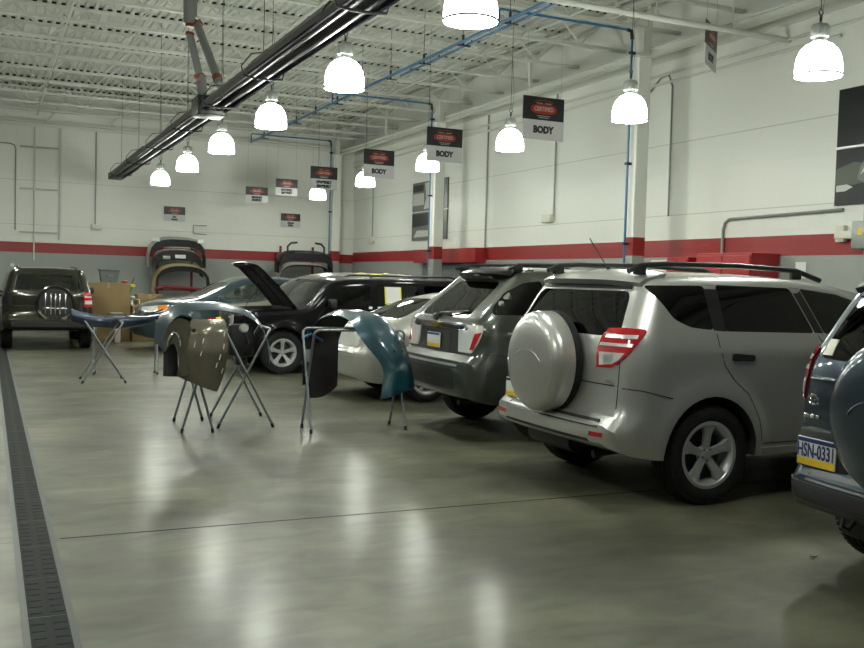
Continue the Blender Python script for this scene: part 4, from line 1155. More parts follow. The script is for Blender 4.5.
def front_bits(root, c, P, grille, lamp, m='clear_lens', amber=None):
    part(root, 'grille', c.panel(roundpoly(grille, .03), 'F', off=.01, th=.03), M['black'])
    for a, da in (('R', 125), ('L', -125)) if lamp else ():
        sg = -1 if a == 'R' else 1
        fl = (lambda p: p) if a == 'L' else (lambda p: [(-u, v) for u, v in p][::-1])
        hl = part(root, 'headlight', c.panel(fl(roundpoly(lamp, .03)), da, off=.010, th=.02, res=.04), M[m])
        if amber: part(hl, 'turn_signal', c.panel(fl(amber), da, off=.018, th=.012, res=.03), M['amber'], 'orange turn signal')

def car_black():
    P = dict(XR=-.85, XF=3.48, WB=2.64, W=.875, wr=.345, ww=.22, rim=.215, zb=.34, belt=1.06, roofz=1.58, tum=.11, rc=.09, crown=.03,
             top=[(-.85, 1.53), (-.4, 1.56), (.4, 1.57), (1.3, 1.555), (1.72, 1.51), (1.86, 1.45), (2.22, 1.09), (2.34, 1.04), (2.9, 1.02), (3.25, 1.0), (3.4, .95), (3.5, .9)],
             rear=[(.3, .1), (.45, 0), (.65, 0), (.72, .06), (1.1, .08), (1.55, .18)], front=[(.25, .08), (.4, .0), (.65, .0), (.75, .06), (1.0, .08), (1.1, .12)], paint='black_paint',
             cab=(-.60, 2.15), floor=.88, flare=.045, flw=.17, fade=1.0, plr=.12, plf=.16, rcf=.35)
    wins = []
    d3 = roundpoly([(1.98, 1.09), (1.66, 1.43), (1.14, 1.46), (1.14, 1.11)], .03); d2 = roundpoly([(1.04, 1.11), (1.04, 1.46), (.30, 1.47), (.22, 1.13)], .03); q = roundpoly([(.14, 1.14), (.20, 1.47), (-.50, 1.46), (-.58, 1.16)], .04)
    for a in ('R', 'L'): wins += [('side_glass', d3, a, 'glass_mid'), ('side_glass', d2, a, 'glass_dark'), ('side_glass', q, a, 'glass_dark')]
    wins += [('windshield', roundpoly([(-.62, 1.48), (.62, 1.48), (.70, 1.10), (-.70, 1.10)], .05), 'F', 'glass_clear'), ('rear_glass', roundpoly([(-.60, 1.47), (.60, 1.47), (.65, 1.10), (-.65, 1.10)], .06), 'B', 'glass_dark')]
    cb = B(); box(cb, 2.42, 3.30, -.62, .62, .55, 1.4)
    loc = (6.92, 15.68, 0)
    root, c = nose_out('black_suv', 'black boxy SUV facing the aisle with its hood propped open', P, loc, wins, [[(1.09, 1.10), (1.09, .45)], [(1.95, 1.07), (2.05, .95), (2.05, .45)], [(.18, 1.12), (.2, .9), (.38, .7), (.42, .45)]], ((.92, .25), 1.0, 'black'), cuts=[cb], st=(.3, 1.2))
    front_bits(root, c, P, [(-.45, .72), (.45, .72), (.45, .95), (-.45, .95)], [(-.45, .78), (-.45, .93), (-.22, .93), (-.22, .78)] if False else [(2.45, .78), (2.45, .93), (2.75, .93), (2.75, .78)])
    # open hood: panel, liner and hinges
    hd = B(); nx_, ny_ = 10, 10; L_ = 1.06; ang = R(46)
    def hp(u, v, t):
        # u along the hood from hinge to front edge, v across
        y = -.70+1.40*v; wv = (2*v-1); x = u*L_; z = t+.035*(1-wv*wv)+.03*math.sin(PI*u)*.6
        if u > .85: z -= (u-.85)**2*3.2
        X = 2.36+x*math.cos(ang)-z*math.sin(ang); Z = 1.045+x*math.sin(ang)+z*math.cos(ang)
        yy = y*(1-.10*max(0, u-.8)/.2)
        return (X, yy, Z)
    def slab(bm, t0, t1, mi, u0=0., u1=1., v0=0., v1=1.):
        A = [[bm.verts.new(hp(u0+(u1-u0)*i/nx_, v0+(v1-v0)*j/ny_, t1)) for j in range(ny_+1)] for i in range(nx_+1)]
        C = [[bm.verts.new(hp(u0+(u1-u0)*i/nx_, v0+(v1-v0)*j/ny_, t0)) for j in range(ny_+1)] for i in range(nx_+1)]
        for i in range(nx_):
            for j in range(ny_):
                bm.faces.new((A[i][j], A[i+1][j], A[i+1][j+1], A[i][j+1])).material_index = mi
                bm.faces.new((C[i][j+1], C[i+1][j+1], C[i+1][j], C[i][j])).material_index = mi
        for i in range(nx_):
            bm.faces.new((A[i][0], C[i][0], C[i+1][0], A[i+1][0])); bm.faces.new((A[i+1][ny_], C[i+1][ny_], C[i][ny_], A[i][ny_]))
        for j in range(ny_):
            bm.faces.new((A[0][j+1], C[0][j+1], C[0][j], A[0][j])); bm.faces.new((A[nx_][j], C[nx_][j], C[nx_][j+1], A[nx_][j+1]))
    slab(hd, -.012, 0, 0); h = part(root, 'hood', hd, M['black_paint'])
    ln = B(); slab(ln, -.045, -.012, 0, .06, .94, .06, .94); part(h, 'hood_liner', ln, M['interior'])
    ri = B()
    for v in (.12, .5, .88): slab(ri, -.065, -.04, 0, .05, .95, v-.03, v+.03)
    slab(ri, -.065, -.04, 0, .88, .97, .08, .92); part(h, 'hood_rib', ri, M['interior'])
    bm = B(); tube(bm, [(3.22, .52, .95), (2.95, .50, 1.55)], .005, 6); part(root, 'prop_rod', bm, M['ink'])
    bm = B()
    box(bm, 2.55, 3.15, -.30, .28, .55, .86, bev=.05); box(bm, 2.62, 2.95, -.16, .14, .84, .93, bev=.03)
    for k in range(4): tube(bm, [(2.60, -.3+.16*k, .90), (2.85, -.34+.16*k, .94), (2.95, -.34+.16*k, .80)], .025, 8)
    box(bm, 2.5, 2.72, .36, .56, .7, .93, bev=.02); lathe(bm, [(.001, 0), (.09, 0), (.09, .12), (.001, .12)], 16, 'z', c=(3.1, -.45, .82)); lathe(bm, [(.001, 0), (.07, 0), (.07, .16), (.001, .16)], 16, 'z', c=(2.6, -.48, .80))
    part(root, 'engine', bm, M['engine'])
    bm = B(); box(bm, 2.5, 2.7, .38, .54, .93, .95); lathe(bm, [(.001, 0), (.035, 0), (.035, .03), (.001, .03)], 12, 'z', c=(2.7, -.02, .93)); part(root, 'engine_cap', bm, M['cream'])
    for sg in (-1, 1):
        mirror(root, 1.86, 1.14, P['W']+.02, M['black'], sg)
        bm = B(); y = sg*.62
        tube(bm, [(1.1, y, 1.585), (1.0, y, 1.615), (-.4, y, 1.62), (-.55, y, 1.58)], .016, 8); part(root, 'roof_rail', bm, M['black'])
    ly = c
    o = part(root, 'window_paper', c.panel([(.60, 1.14), (.90, 1.14), (.90, 1.43), (.60, 1.43)], 'L', off=.006, th=.004, res=.1), M['yellow'], 'yellow-edged paper taped to the window')
    part(o, 'sheet', c.panel([(.625, 1.16), (.875, 1.16), (.875, 1.43), (.625, 1.43)], 'L', off=.009, th=.003, res=.1), M['paper'])
    for (a, b_) in ((1.13, 1.19), (.96, 1.03)):
        part(root, 'sticker', c.panel([(a, 1.06), (b_, 1.06), (b_, 1.10), (a, 1.10)], 'L', off=.004, th=.004), M['paper'])
    bm = c.panel([(.44, .36), (2.2, .36), (2.2, .44), (.44, .44)], 'L', off=.02, th=.04); part(root, 'sill_trim', bm, M['black'])

def car_gold():
    P = dict(XR=-.9, XF=3.45, WB=2.65, W=.885, wr=.345, ww=.22, rim=.21, zb=.34, belt=1.15, roofz=1.68, tum=.17, rc=.10, crown=.04,
             top=[(-.9, 1.58), (-.4, 1.62), (.4, 1.64), (1.3, 1.62), (1.75, 1.55), (2.0, 1.44), (2.45, 1.12), (2.6, 1.07), (3.1, 1.0), (3.35, .92), (3.5, .8)],
             rear=SUV_REAR, front=SUV_FRONT, paint='gold_paint', cab=(-.62, 2.3), floor=.86, flare=.02)
    wins = []
    d3 = roundpoly([(2.1, 1.17), (1.75, 1.46), (1.15, 1.53), (1.12, 1.19)], .03); d2 = roundpoly([(1.02, 1.19), (1.04, 1.53), (.30, 1.54), (.22, 1.20)], .03); q = roundpoly([(.12, 1.20), (.20, 1.54), (-.45, 1.53), (-.40, 1.24)], .04)
    for a in ('R', 'L'): wins += [('side_glass', d3, a, 'glass_mid'), ('side_glass', d2, a, 'glass_dark'), ('side_glass', q, a, 'glass_dark')]
    wins += [('windshield', roundpoly([(-.62, 1.52), (.62, 1.52), (.72, 1.16), (-.72, 1.16)], .05), 'F', 'glass_clear'), ('rear_glass', roundpoly([(-.60, 1.50), (.60, 1.50), (.65, 1.20), (-.65, 1.20)], .06), 'B', 'glass_dark')]
    root, c = nose_out('gold_suv', 'pale gold SUV parked just behind the black SUV, mostly its roof and windshield showing', P, (7.42, 18.0, 0), wins, [[(1.07, 1.15), (1.07, .45)], [(2.1, 1.1), (2.1, .45)]], ((.92, .25), 1.05), detail=False, nx=46)
    front_bits(root, c, P, [(-.45, .68), (.45, .68), (.45, .85), (-.45, .85)], [(2.45, .72), (2.45, .86), (2.80, .86), (2.80, .76)])
    bm = B()
    for sg in (-1, 1):
        mirror(root, 2.0, 1.17, P['W'], M['gold_paint'], sg)
    for (x0, x1, y) in ((.95, .75, .5), (.70, .45, .62), (.1, -.05, .55), (-.3, -.45, .6), (.3, .2, .3)):
        tp = c.panel([(x1, y), (x0, y), (x0, y+.05), (x1, y+.05)], 'T', off=.012, th=.012, res=.1); part(root, 'masking_tape', tp, M['yellow'])

def car_teal():
    P = dict(XR=-.85, XF=3.52, WB=2.65, W=.87, wr=.325, ww=.21, rim=.21, zb=.26, belt=1.0, roofz=1.52, tum=.19, rc=.12, crown=.04,
             top=[(-.85, 1.30), (-.4, 1.42), (.2, 1.48), (.9, 1.505), (1.35, 1.49), (1.6, 1.43), (2.35, 1.09), (2.5, 1.06), (3.0, .99), (3.4, .86), (3.55, .76)],
             rear=SUV_REAR, front=[(.2, .16), (.32, .05), (.5, 0), (.62, .02), (.78, .10), (.95, .25)], paint='teal_car', cab=(-.55, 2.2), floor=.78, flare=.02)
    wins = []
    d3 = roundpoly([(1.98, 1.05), (1.45, 1.36), (1.02, 1.40), (1.0, 1.05)], .03); d2 = roundpoly([(.90, 1.05), (.93, 1.40), (.30, 1.38), (.20, 1.06)], .03)
    for a in ('R', 'L'): wins += [('side_glass', d3, a, 'glass_clear'), ('side_glass', d2, a, 'glass_mid')]
    wins += [('windshield', roundpoly([(-.58, 1.41), (.58, 1.41), (.70, 1.12), (-.70, 1.12)], .05), 'F', 'glass_mid'), ('rear_glass', roundpoly([(-.55, 1.38), (.55, 1.38), (.62, 1.12), (-.62, 1.12)], .06), 'B', 'glass_dark')]
    root, c = nose_out('teal_hatchback', 'teal blue car facing the aisle with orange turn signal, behind the draped stands', P, (6.15, 20.05, 0), wins, [[(.96, 1.03), (.98, .4)], [(2.1, 1.0), (2.15, .4)]], ((.80, .15), .93), detail=False, nx=50, seatz=.48)
    front_bits(root, c, P, [(-.42, .60), (.42, .60), (.42, .80), (-.42, .80)], None)
    part(root, 'emblem', c.panel(roundpoly([(-.10, .66), (.10, .66), (.10, .78), (-.10, .78)], .04), 'F', off=.03, th=.03, res=.05), M['chrome'])
    part(root, 'lower_grille', c.panel(roundpoly([(-.5, .36), (.5, .36), (.5, .5), (-.5, .5)], .03), 'F', off=.006, th=.02), M['black'])
    for a in ('L', 'R'):
        hl = part(root, 'headlight', c.panel(roundpoly([(3.38, .80), (3.34, .875), (3.12, .91), (2.90, .935), (2.98, .81), (3.17, .77)], .02), a, off=.010, th=.02, res=.04), M['clear_lens'])
        part(hl, 'turn_signal', c.panel([(3.11, .80), (3.12, .90), (2.93, .93), (2.995, .815)], a, off=.016, th=.012, res=.04), M['amber'], 'orange turn signal')
    for sg in (-1, 1):
        mirror(root, 1.9, 1.06, P['W'], M['teal_car'], sg)

def car_far():
    P = dict(XR=-.85, XF=3.4, WB=2.6, W=.88, wr=.34, ww=.21, rim=.2, zb=.34, belt=1.1, roofz=1.66, tum=.16, rc=.10, crown=.03,
             top=[(-.85, 1.58), (-.4, 1.60), (.4, 1.615), (1.3, 1.60), (1.7, 1.53), (1.9, 1.45), (2.3, 1.12), (2.45, 1.07), (3.0, 1.0), (3.3, .92), (3.45, .8)],
             rear=SUV_REAR, front=SUV_FRONT, paint='grey_paint', cab=(-.60, 2.15), floor=.86, flare=.02)
    wins = []
    d3 = roundpoly([(1.95, 1.15), (1.6, 1.44), (1.12, 1.50), (1.1, 1.15)], .03); d2 = roundpoly([(1.0, 1.15), (1.0, 1.50), (.1, 1.50), (.1, 1.15)], .03)
    for a in ('R', 'L'): wins += [('side_glass', d3, a, 'glass_mid'), ('side_glass', d2, a, 'glass_dark')]
    wins += [('windshield', roundpoly([(-.62, 1.50), (.62, 1.50), (.70, 1.14), (-.70, 1.14)], .05), 'F', 'glass_mid')]
    root, c = nose_out('dark_suv', 'dark SUV with black roof rails, furthest back in the row, only its roof showing', P, (9.0, 22.6, 0), wins, [[(1.05, 1.12), (1.05, .45)]], ((.9,), 1.0), detail=False, nx=40)
    for sg in (-1, 1):
        rail(root, [(-.35, sg*.58, 1.61), (-.25, sg*.58, 1.67), (.9, sg*.58, 1.68), (1.05, sg*.58, 1.62)], .02)
    bm = B(); box(bm, .72, .78, -.60, .60, 1.69, 1.72, bev=.01); box(bm, .1, .16, -.6, .6, 1.69, 1.72, bev=.01); part(root, 'roof_rack_bar', bm, M['black'])

def car_olive():
    P = dict(XR=-.78, XF=3.3, WB=2.5, W=.83, wr=.335, ww=.21, rim=.2, zb=.36, belt=1.1, roofz=1.6, tum=.17, rc=.10, crown=.03,
             top=[(-.78, 1.55), (-.4, 1.575), (.4, 1.585), (1.2, 1.57), (1.6, 1.50), (1.8, 1.42), (2.2, 1.10), (2.35, 1.05), (2.9, .98), (3.2, .9), (3.35, .8)],
             rear=[(.3, .10), (.42, .0), (.58, .0), (.64, .06), (.7, .09), (1.1, .10), (1.18, .14), (1.5, .28), (1.6, .33)], front=SUV_FRONT, paint='olive_paint', cab=(-.56, 2.1), floor=.88, flare=.035, plr=.14, cutB=.25)
    wins = []
    d3 = roundpoly([(1.9, 1.13), (1.5, 1.42), (1.05, 1.48), (1.05, 1.13)], .03); d2 = roundpoly([(.95, 1.13), (.95, 1.48), (.2, 1.48), (.15, 1.13)], .03); q = roundpoly([(.05, 1.13), (.08, 1.48), (-.36, 1.46), (-.42, 1.18)], .03)
    for a in ('R', 'L'): wins += [('side_glass', d3, a, 'glass_pale'), ('side_glass', d2, a, 'glass_pale'), ('side_glass', q, a, 'glass_mid')]
    wins += [('windshield', roundpoly([(-.62, 1.50), (.62, 1.50), (.68, 1.10), (-.68, 1.10)], .04), 'F', 'glass_pale'), ('rear_glass', roundpoly([(-.56, 1.46), (.56, 1.46), (.62, 1.16), (-.62, 1.16)], .06), 'B', 'glass_pale')]
    root, c = nose_out('olive_suv', 'dark olive SUV seen from behind beside the cardboard boxes, no spare wheel fitted', P, (1.08, 20.55, 0), wins, [[(1.0, 1.1), (1.0, .45)]], ((.85, .12), 1.0), rz=PI/2, st=(.9,), detail=True, seatz=.50)
    # empty spare-wheel well with upright ribs
    bm = B(); lathe(bm, [(.30, -.03), (.345, -.045), (.365, -.02), (.345, .03), (.30, .03)], 40, 'x', c=(-.71, -.12, .90), closed=True); part(root, 'spare_wheel_well', bm, M['olive_paint'])
    bm = B(); lathe(bm, [(.001, -.01), (.30, -.005), (.30, .03), (.001, .03)], 36, 'x', c=(-.71, -.12, .90)); part(root, 'carrier_plate', bm, M['dark_metal'])
    bm = B()
    for y in (-.30, -.20, -.12, -.04, .06): box(bm, -.76, -.715, y-.014, y+.014, .70, 1.10, bev=.008)
    box(bm, -.75, -.71, -.33, .10, .80, .83, bev=.006); part(root, 'carrier_bracket', bm, M['chrome'])
    part(root, 'bumper_trim', c.panel(roundpoly([(-.66, .46), (.66, .46), (.66, .56), (-.66, .56)], .03), 'B', off=.02, th=.04), M['dark_metal'])
    bm = B(); c.ribbon([(-.70, .68), (-.69, 1.12), (.69, 1.12), (.70, .68)], 'B', bm=bm, w=.01); c.ribbon([(.25, .70), (.66, .70), (.66, .86), (.25, .86)], 'B', bm=bm, w=.01, closed=True); part(root, 'panel_seam', bm, M['ink'])
    tl = part(root, 'tail_light', c.panel(roundpoly([(-.81, .84), (-.64, .84), (-.64, 1.12), (-.76, 1.14)], .02), 'B', off=.012, th=.03, res=.04), M['red_lens'])
    part(tl, 'clear_lens', c.panel([(-.79, .90), (-.66, .90), (-.66, .97), (-.79, .97)], 'B', off=.016, th=.01, res=.04), M['clear_lens'])
    part(tl, 'lamp_strip', c.panel([(-.78, 1.03), (-.66, 1.03), (-.66, 1.05), (-.78, 1.05)], 'B', off=.016, th=.01, res=.04), M['clear_lens'])
    part(root, 'light_opening', c.panel(roundpoly([(.64, .86), (.78, .86), (.76, 1.12), (.66, 1.12)], .02), 'B', off=.003, th=.02, res=.04), M['ink'], 'empty opening where the left tail light is missing')
    for sg in (-1, 1):
        mirror(root, 1.75, 1.12, P['W']+.04, M['black'], sg)
        rail(root, [(-.4, sg*.52, 1.57), (-.3, sg*.52, 1.605), (.9, sg*.52, 1.615), (1.0, sg*.52, 1.57)], .014)
    bm = B(); box(bm, 1.55, 1.60, -.12, .12, 1.36, 1.43, bev=.02); part(root, 'rear_view_mirror', bm, M['black'])

car_silver(); car_blue(); car_grey(); car_sedan(); car_black(); car_gold(); car_teal(); car_far(); car_olive()
# ------------------------------------------------------------------ folding stands and the painted parts on them
def stand(loc, rz, L, w, h, lb, r=.013):
    """folding X stand, bars along local x, length L, feet spread w, height h"""
    t = thing('folding_stand', lb, 'stand', loc, rz, 'folding tube stands')
    for i, (s, LL) in enumerate(((-1, L), (1, L-.045))):
        tw = w*.42   # top offset
        a, b, cr = -LL/2, LL/2, .06
        def P(x, k):  # k 0 foot .. 1 top
            return (x, s*(w/2-(w/2+tw)*k), r+(h-2*r)*k)
        pts = [P(a, 0), P(a, .5), P(a, 1-cr/h)]
        for j in range(1, 5):
            q = PI/2*j/5; pts.append(P(a+cr*(1-math.cos(q)), 1-cr/h*(1-math.sin(q))))
        pts += [P(a+cr, 1), P(b-cr, 1)]
        for j in range(1, 5):
            q = PI/2*j/5; pts.append(P(b-cr*(1-math.sin(q)), 1-cr/h*(1-math.cos(q))))
        pts += [P(b, 1-cr/h), P(b, .5), P(b, 0)]
        bm = B(); tube(bm, pts, r, 10); f = link('tube_frame', bm, M['steel'], t)
        for x in (a, b):
            p0, p1 = Vector(P(x, 0)), Vector(P(x, .03)); bm = B(); tube(bm, [p0-Vector((0, 0, r)), p1], r*1.25, 10); link('foot_cap', bm, M['black'], f)
        p = Vector(P(a, .12)); p2 = Vector(P(b, .12))
    for x in (-L/2, L/2-.02):
        bm = B(); tube(bm, [(x-.02, 0, h*.545), (x+.035, 0, h*.545)], .007, 6); link('pivot_bolt', bm, M['chrome'], t)
    return t
S1 = stand((1.50, 14.28, 0), R(88), .62, .58, .86, 'folding stand with widely crossed legs, leftmost, under the navy trim')
S1b = stand((1.93, 15.22, 0), R(-4), .92, .22, .87, 'narrow folding stand behind the leftmost one, under the right end of the navy trim')
S2 = stand((1.92, 9.88, 0), R(86), .80, .30, 1.0, 'folding stand hidden behind the taupe fender, only its legs showing below')
S2b = stand((2.46, 10.06, 0), R(84), .80, .56, 1.03, 'folding stand with crossed legs in full view, right of the taupe fender')
S3 = stand((3.46, 9.33, 0), R(-1), 1.02, .42, 1.05, 'folding stand under the teal bumper cover, front and centre')

def surf(fn, nu, nv, th, mats, name, parent=None, sharp=60, flip=False):
    """thick sheet following fn(u,v); material 0 outside, 1 inside"""
    G = [[Vector(fn(i/nu, j/nv)) for j in range(nv+1)] for i in range(nu+1)]
    def nrm(i, j):
        a = G[min(i+1, nu)][j]-G[max(i-1, 0)][j]; b = G[i][min(j+1, nv)]-G[i][max(j-1, 0)]
        n = a.cross(b); n = n.normalized() if n.length > 1e-9 else Vector((0, 0, 1)); return -n if flip else n
    bm = B(); bm2 = None
    A = [[bm.verts.new(G[i][j]) for j in range(nv+1)] for i in range(nu+1)]
    C = [[bm.verts.new(G[i][j]-nrm(i, j)*th) for j in range(nv+1)] for i in range(nu+1)]
    for i in range(nu):
        for j in range(nv):
            bm.faces.new((A[i][j], A[i+1][j], A[i+1][j+1], A[i][j+1])).material_index = 0
            bm.faces.new((C[i][j+1], C[i+1][j+1], C[i+1][j], C[i][j])).material_index = 1
    for i in range(nu):
        bm.faces.new((A[i][0], C[i][0], C[i+1][0], A[i+1][0])); bm.faces.new((A[i+1][nv], C[i+1][nv], C[i][nv], A[i][nv]))
    for j in range(nv):
        bm.faces.new((A[0][j+1], C[0][j+1], C[0][j], A[0][j])); bm.faces.new((A[nu][j], C[nu][j], C[nu][j+1], A[nu][j+1]))
    return link(name, bm, mats, parent, sharp=sharp)
def curve2(pts):
    """smooth path through 2D/3D points by chord length"""
    P = [Vector(p) for p in pts]; d = [0]
    for a, b in zip(P, P[1:]): d.append(d[-1]+(b-a).length)
    fs = [pch([(d[i]/d[-1], P[i][k]) for i in range(len(P))]) for k in range(len(P[0]))]
    return lambda t: [f(t) for f in fs]
def screws(par, pts, m='chrome', r=.006):
    for p in pts:
        bm = B(); bmesh.ops.create_uvsphere(bm, u_segments=8, v_segments=6, radius=r, matrix=Matrix.Translation(p)); link('clip', bm, M[m], par)

# teal bumper cover hung over the centre stand
t = thing('bumper_cover', 'glossy teal bumper cover arched over the centre folding stand', 'car part', (3.46, 9.33, 0.3), 0)
O = Vector((3.46, 9.33, .3)); Fp = Vector((3.30, 9.90, 0)); sd = Vector((.36, -.93, 0)); ad = Vector((.93, .36, 0))
pth = curve2([(0, .44), (-.01, .72), (.05, .96), (.2, 1.12), (.45, 1.185), (.72, 1.15), (.92, 1.02), (1.04, .82), (1.10, .62), (1.12, .40)])
def P3(u, v):
    s, z = pth(u)
    vv = 2*v-1
    w0 = -.20; w1 = .22
    k = max(0, (u-.55)/.45); k0 = max(0, (.30-u)/.30)
    # inner edge has the wheel-arch cut-out near the hanging end
    cut = .17*math.exp(-((u-.60)/.10)**2)
    w0 = -.22+.0*k-cut*.0+.10*math.exp(-((u-.88)/.10)**2)-.10*math.exp(-((u-.70)/.12)**2)
    w1 = .24+.05*k
    a = w0+(w1-w0)*v
    bul = .055*(1-vv*vv)-.02*math.cos(PI*4*v)*.3
    n = Vector((sd.x, sd.y, 0)); pu = pth(min(1, u+.01)); pd = pth(max(0, u-.01)); tg = Vector((pu[0]-pd[0], pu[1]-pd[1])).normalized(); nz = Vector((-tg.y, tg.x))
    if nz.y < 0 and .1 < u < .9: nz = -nz
    q = Fp+sd*(s+nz.x*bul)+ad*(a-.05+.08*u)+Vector((0, 0, z+nz.y*bul))
    if u > .9: q.z += (v-.3)*.10*(u-.9)/.1
    if u < .12: q.z += (.5-v)*-.06*(.12-u)/.12
    return q-O
cover = surf(P3, 44, 16, .004, [M['teal_part'], M['black']], 'cover_skin', t)
def P3o(u, v, off, fn=P3):
    a, b, c = fn(u, v), fn(min(1, u+.01), v), fn(u, min(1, v+.01)); n = (b-a).cross(c-a).normalized(); return a-n*off
screws(t, [P3o(.80, .5, .0), P3o(.80, .72, .0)], 'black', .016)
# inner liner flap, dark with a blue edge, hanging at the back end
def P3l(u, v):
    q = Fp+sd*(.03+.02*math.sin(PI*v))+ad*(-.24+.44*v)+Vector((0, 0, 1.0-.62*u-.05*math.sin(PI*v)*u-(.10*(1-v))*u)); return q-O
surf(P3l, 12, 10, .004, [M['ink'], M['black']], 'liner', t)
bm = B(); pts = [Fp+sd*.06+ad*(-.33+.04*k)+Vector((0, 0, 1.02-.10*max(0, (3-k))/3-.02*k)) -O for k in range(8)]
tube(bm, pts, .016, 8); link('blue_edge', bm, M['pipe_blue'], t)
bm = B(); box(bm, 0, .05, 0, .004, 0, .13); bmesh.ops.translate(bm, verts=bm.verts, vec=Vector((3.02, 9.60, .68))-O); link('tag_card', bm, M['galv'], t)

# slate teal cover laid across the two left-centre stands
t = thing('bumper_cover', 'long slate teal bumper cover lying across two stands behind the taupe fender', 'car part', (2.2, 10.1, .9), 0)
O2 = Vector((2.2, 10.1, .9))
p2 = curve2([(1.60, .80), (1.62, 1.02), (1.72, 1.17), (1.90, 1.245), (2.15, 1.255), (2.40, 1.225), (2.60, 1.14), (2.72, 1.0), (2.78, .82), (2.80, .70)])
def P2b(u, v):
    x, z = p2(u); vv = 2*v-1
    k = max(0, (u-.75)/.25)
    y = 9.98+.42*v
    x2 = 2.2+(x-2.2)*(1-.06*(1-v))
    return Vector((x2+.10*k*(v-.5), y-.1*k, z+.03*(1-vv*vv)-.06*(1-v)**2))-O2
surf(P2b, 44, 10, .004, [M['teal_dull'], M['black']], 'cover_skin', t, flip=False)
# reinforcement and lamp parts hanging inside the arch
bm = B(); box(bm, 2.34-2.2, 2.60-2.2, .0, .14, -.20, .14, bev=.03); box(bm, .22, .34, .02, .12, -.30, -.18, bev=.02); link('foam_absorber', bm, M['ink'], t)
bm = B(); lathe(bm, [(.001, -.02), (.04, -.015), (.055, .02), (.001, .05)], 14, 'y', c=(.285, -.03, .10)); link('lamp_unit', bm, M['clear_lens'], t)
bm = B(); tube(bm, [(.30, .0, .04), (.34, -.04, -.05), (.28, -.02, -.14), (.38, 0, -.20), (.2, .0, -.22)], .008, 6); link('wiring', bm, M['ink'], t)
bm = B(); lathe(bm, [(.001, -.03), (.03, -.02), (.035, .03), (.001, .04)], 12, 'x', c=(-.02, -.12, .19)); link('lamp_socket', bm, M['yellow'], t)
bm = B(); lathe(bm, [(.001, -.05), (.022, -.04), (.024, .03), (.001, .04)], 12, 'x', c=(-.08, -.12, .195)); link('lamp_bulb', bm, M['red_lens'], t)

# taupe fender hung over the front of the left-centre stand
def bent(poly, fn, th, mats, name, parent, res=.05, inner=None):
    bm2 = bmesh.new(); bm2.faces.new([bm2.verts.new((u, v, 0)) for u, v in poly])
    us = [p[0] for p in poly]; vv = [p[1] for p in poly]
    for ax, lo, hi in ((0, min(us), max(us)), (1, min(vv), max(vv))):
        for k in range(1, int((hi-lo)/res)+1):
            co = (lo+k*res, 0, 0) if ax == 0 else (0, lo+k*res, 0); no = (1, 0, 0) if ax == 0 else (0, 1, 0)
            bmesh.ops.bisect_plane(bm2, geom=bm2.faces[:]+bm2.edges[:]+bm2.verts[:], plane_co=co, plane_no=no)
    bm2.verts.index_update(); bm = B(); e = .002
    up, lo = {}, {}
    for v in bm2.verts:
        u, w = v.co.x, v.co.y; p = Vector(fn(u, w)); n = (Vector(fn(u+e, w))-p).cross(Vector(fn(u, w+e))-p).normalized()
        up[v.index] = bm.verts.new(p); lo[v.index] = bm.verts.new(p-n*th)
    for f in bm2.faces:
        ids = [v.index for v in f.verts]
        bm.faces.new([up[i] for i in ids]).material_index = 0; bm.faces.new([lo[i] for i in ids[::-1]]).material_index = 1
    for ed in bm2.edges:
        if len(ed.link_faces) == 1:
            i, j = ed.verts[0].index, ed.verts[1].index; bm.faces.new((up[i], up[j], lo[j], lo[i]))
    bm2.free(); return link(name, bm, mats, parent, sharp=50)
t = thing('fender', 'taupe front fender with slotted edge hung over a stand, beside the slate teal cover', 'car part', (1.88, 9.4, .4), 0)
O4 = Vector((1.88, 9.4, .4))
def F4(u, v):  # u world x, v world z
    y = 9.38-.10*math.sin(min(1, max(0, (u-1.62)/.55))*PI)+.05*(1.0-v)
    if v > 1.03: y += (v-1.03)*.9
    y -= .05*math.exp(-((v-.78)/.16)**2)
    return Vector((u, y, min(v, 1.13-.3*(v-1.03)**2)))-O4
main = roundpoly([(1.80, 1.14), (2.13, 1.13), (2.145, .95), (2.13, .62), (2.05, .415), (1.90, .47), (1.66, .575), (1.68, .75), (1.70, .90)], .03)
sk = bent(main, F4, .004, [M['brown_part'], M['brown_part']], 'fender_skin', t)
def F5(u, v):
    y = 9.36-.10*math.sqrt(max(0, 1-((u-1.66)/.145)**2))+.03*(1-v)
    return Vector((u, y, v))-O4
bent(roundpoly([(1.53, .80), (1.53, .98), (1.58, 1.10), (1.66, 1.145), (1.74, 1.12), (1.80, 1.0), (1.80, .60), (1.68, .58), (1.66, .76), (1.62, .90), (1.57, .88)], .03), F5, .004, [M['brown_part'], M['brown_part']], 'arch_lobe', t)
bm = B(); pts = [(1.56-1.88+.055*(1-math.cos(PI*k/10)), -.14, .47+.13*math.sin(PI*k/10)) for k in range(11)]
tube(bm, pts, .013, 8); link('arch_lip', bm, M['chrome'], t)
def F6(u, v): return Vector((u, 9.36-.02*math.cos((u-1.56)*20), v))-O4
bent([(1.53, .58), (1.53, .86), (1.56, .96), (1.62, .97), (1.66, .90), (1.68, .57)], F6, .004, [M['ink'], M['black']], 'inner_liner', t)
for (u, v) in ((1.80, .86), (1.86, .78), (1.88, .90), (2.02, .66), (2.05, .74), (2.09, .84), (2.085, .60), (2.10, .96)):
    a, b = F4(u, v), F4(u+.012, v+.05); bm = B(); tube(bm, [a+Vector((0, -.004, 0)), b+Vector((0, -.004, 0))], .006, 6); link('edge_slot_light', bm, M['clear_lens'], t)  # pale rods put the light seen through the slots into colour
bm = B(); p = F4(1.80, 1.02); lathe(bm, [(.001, -.006), (.022, -.006), (.022, .004), (.001, .004)], 12, 'y', c=p); link('mount_hole', bm, M['ink'], t)

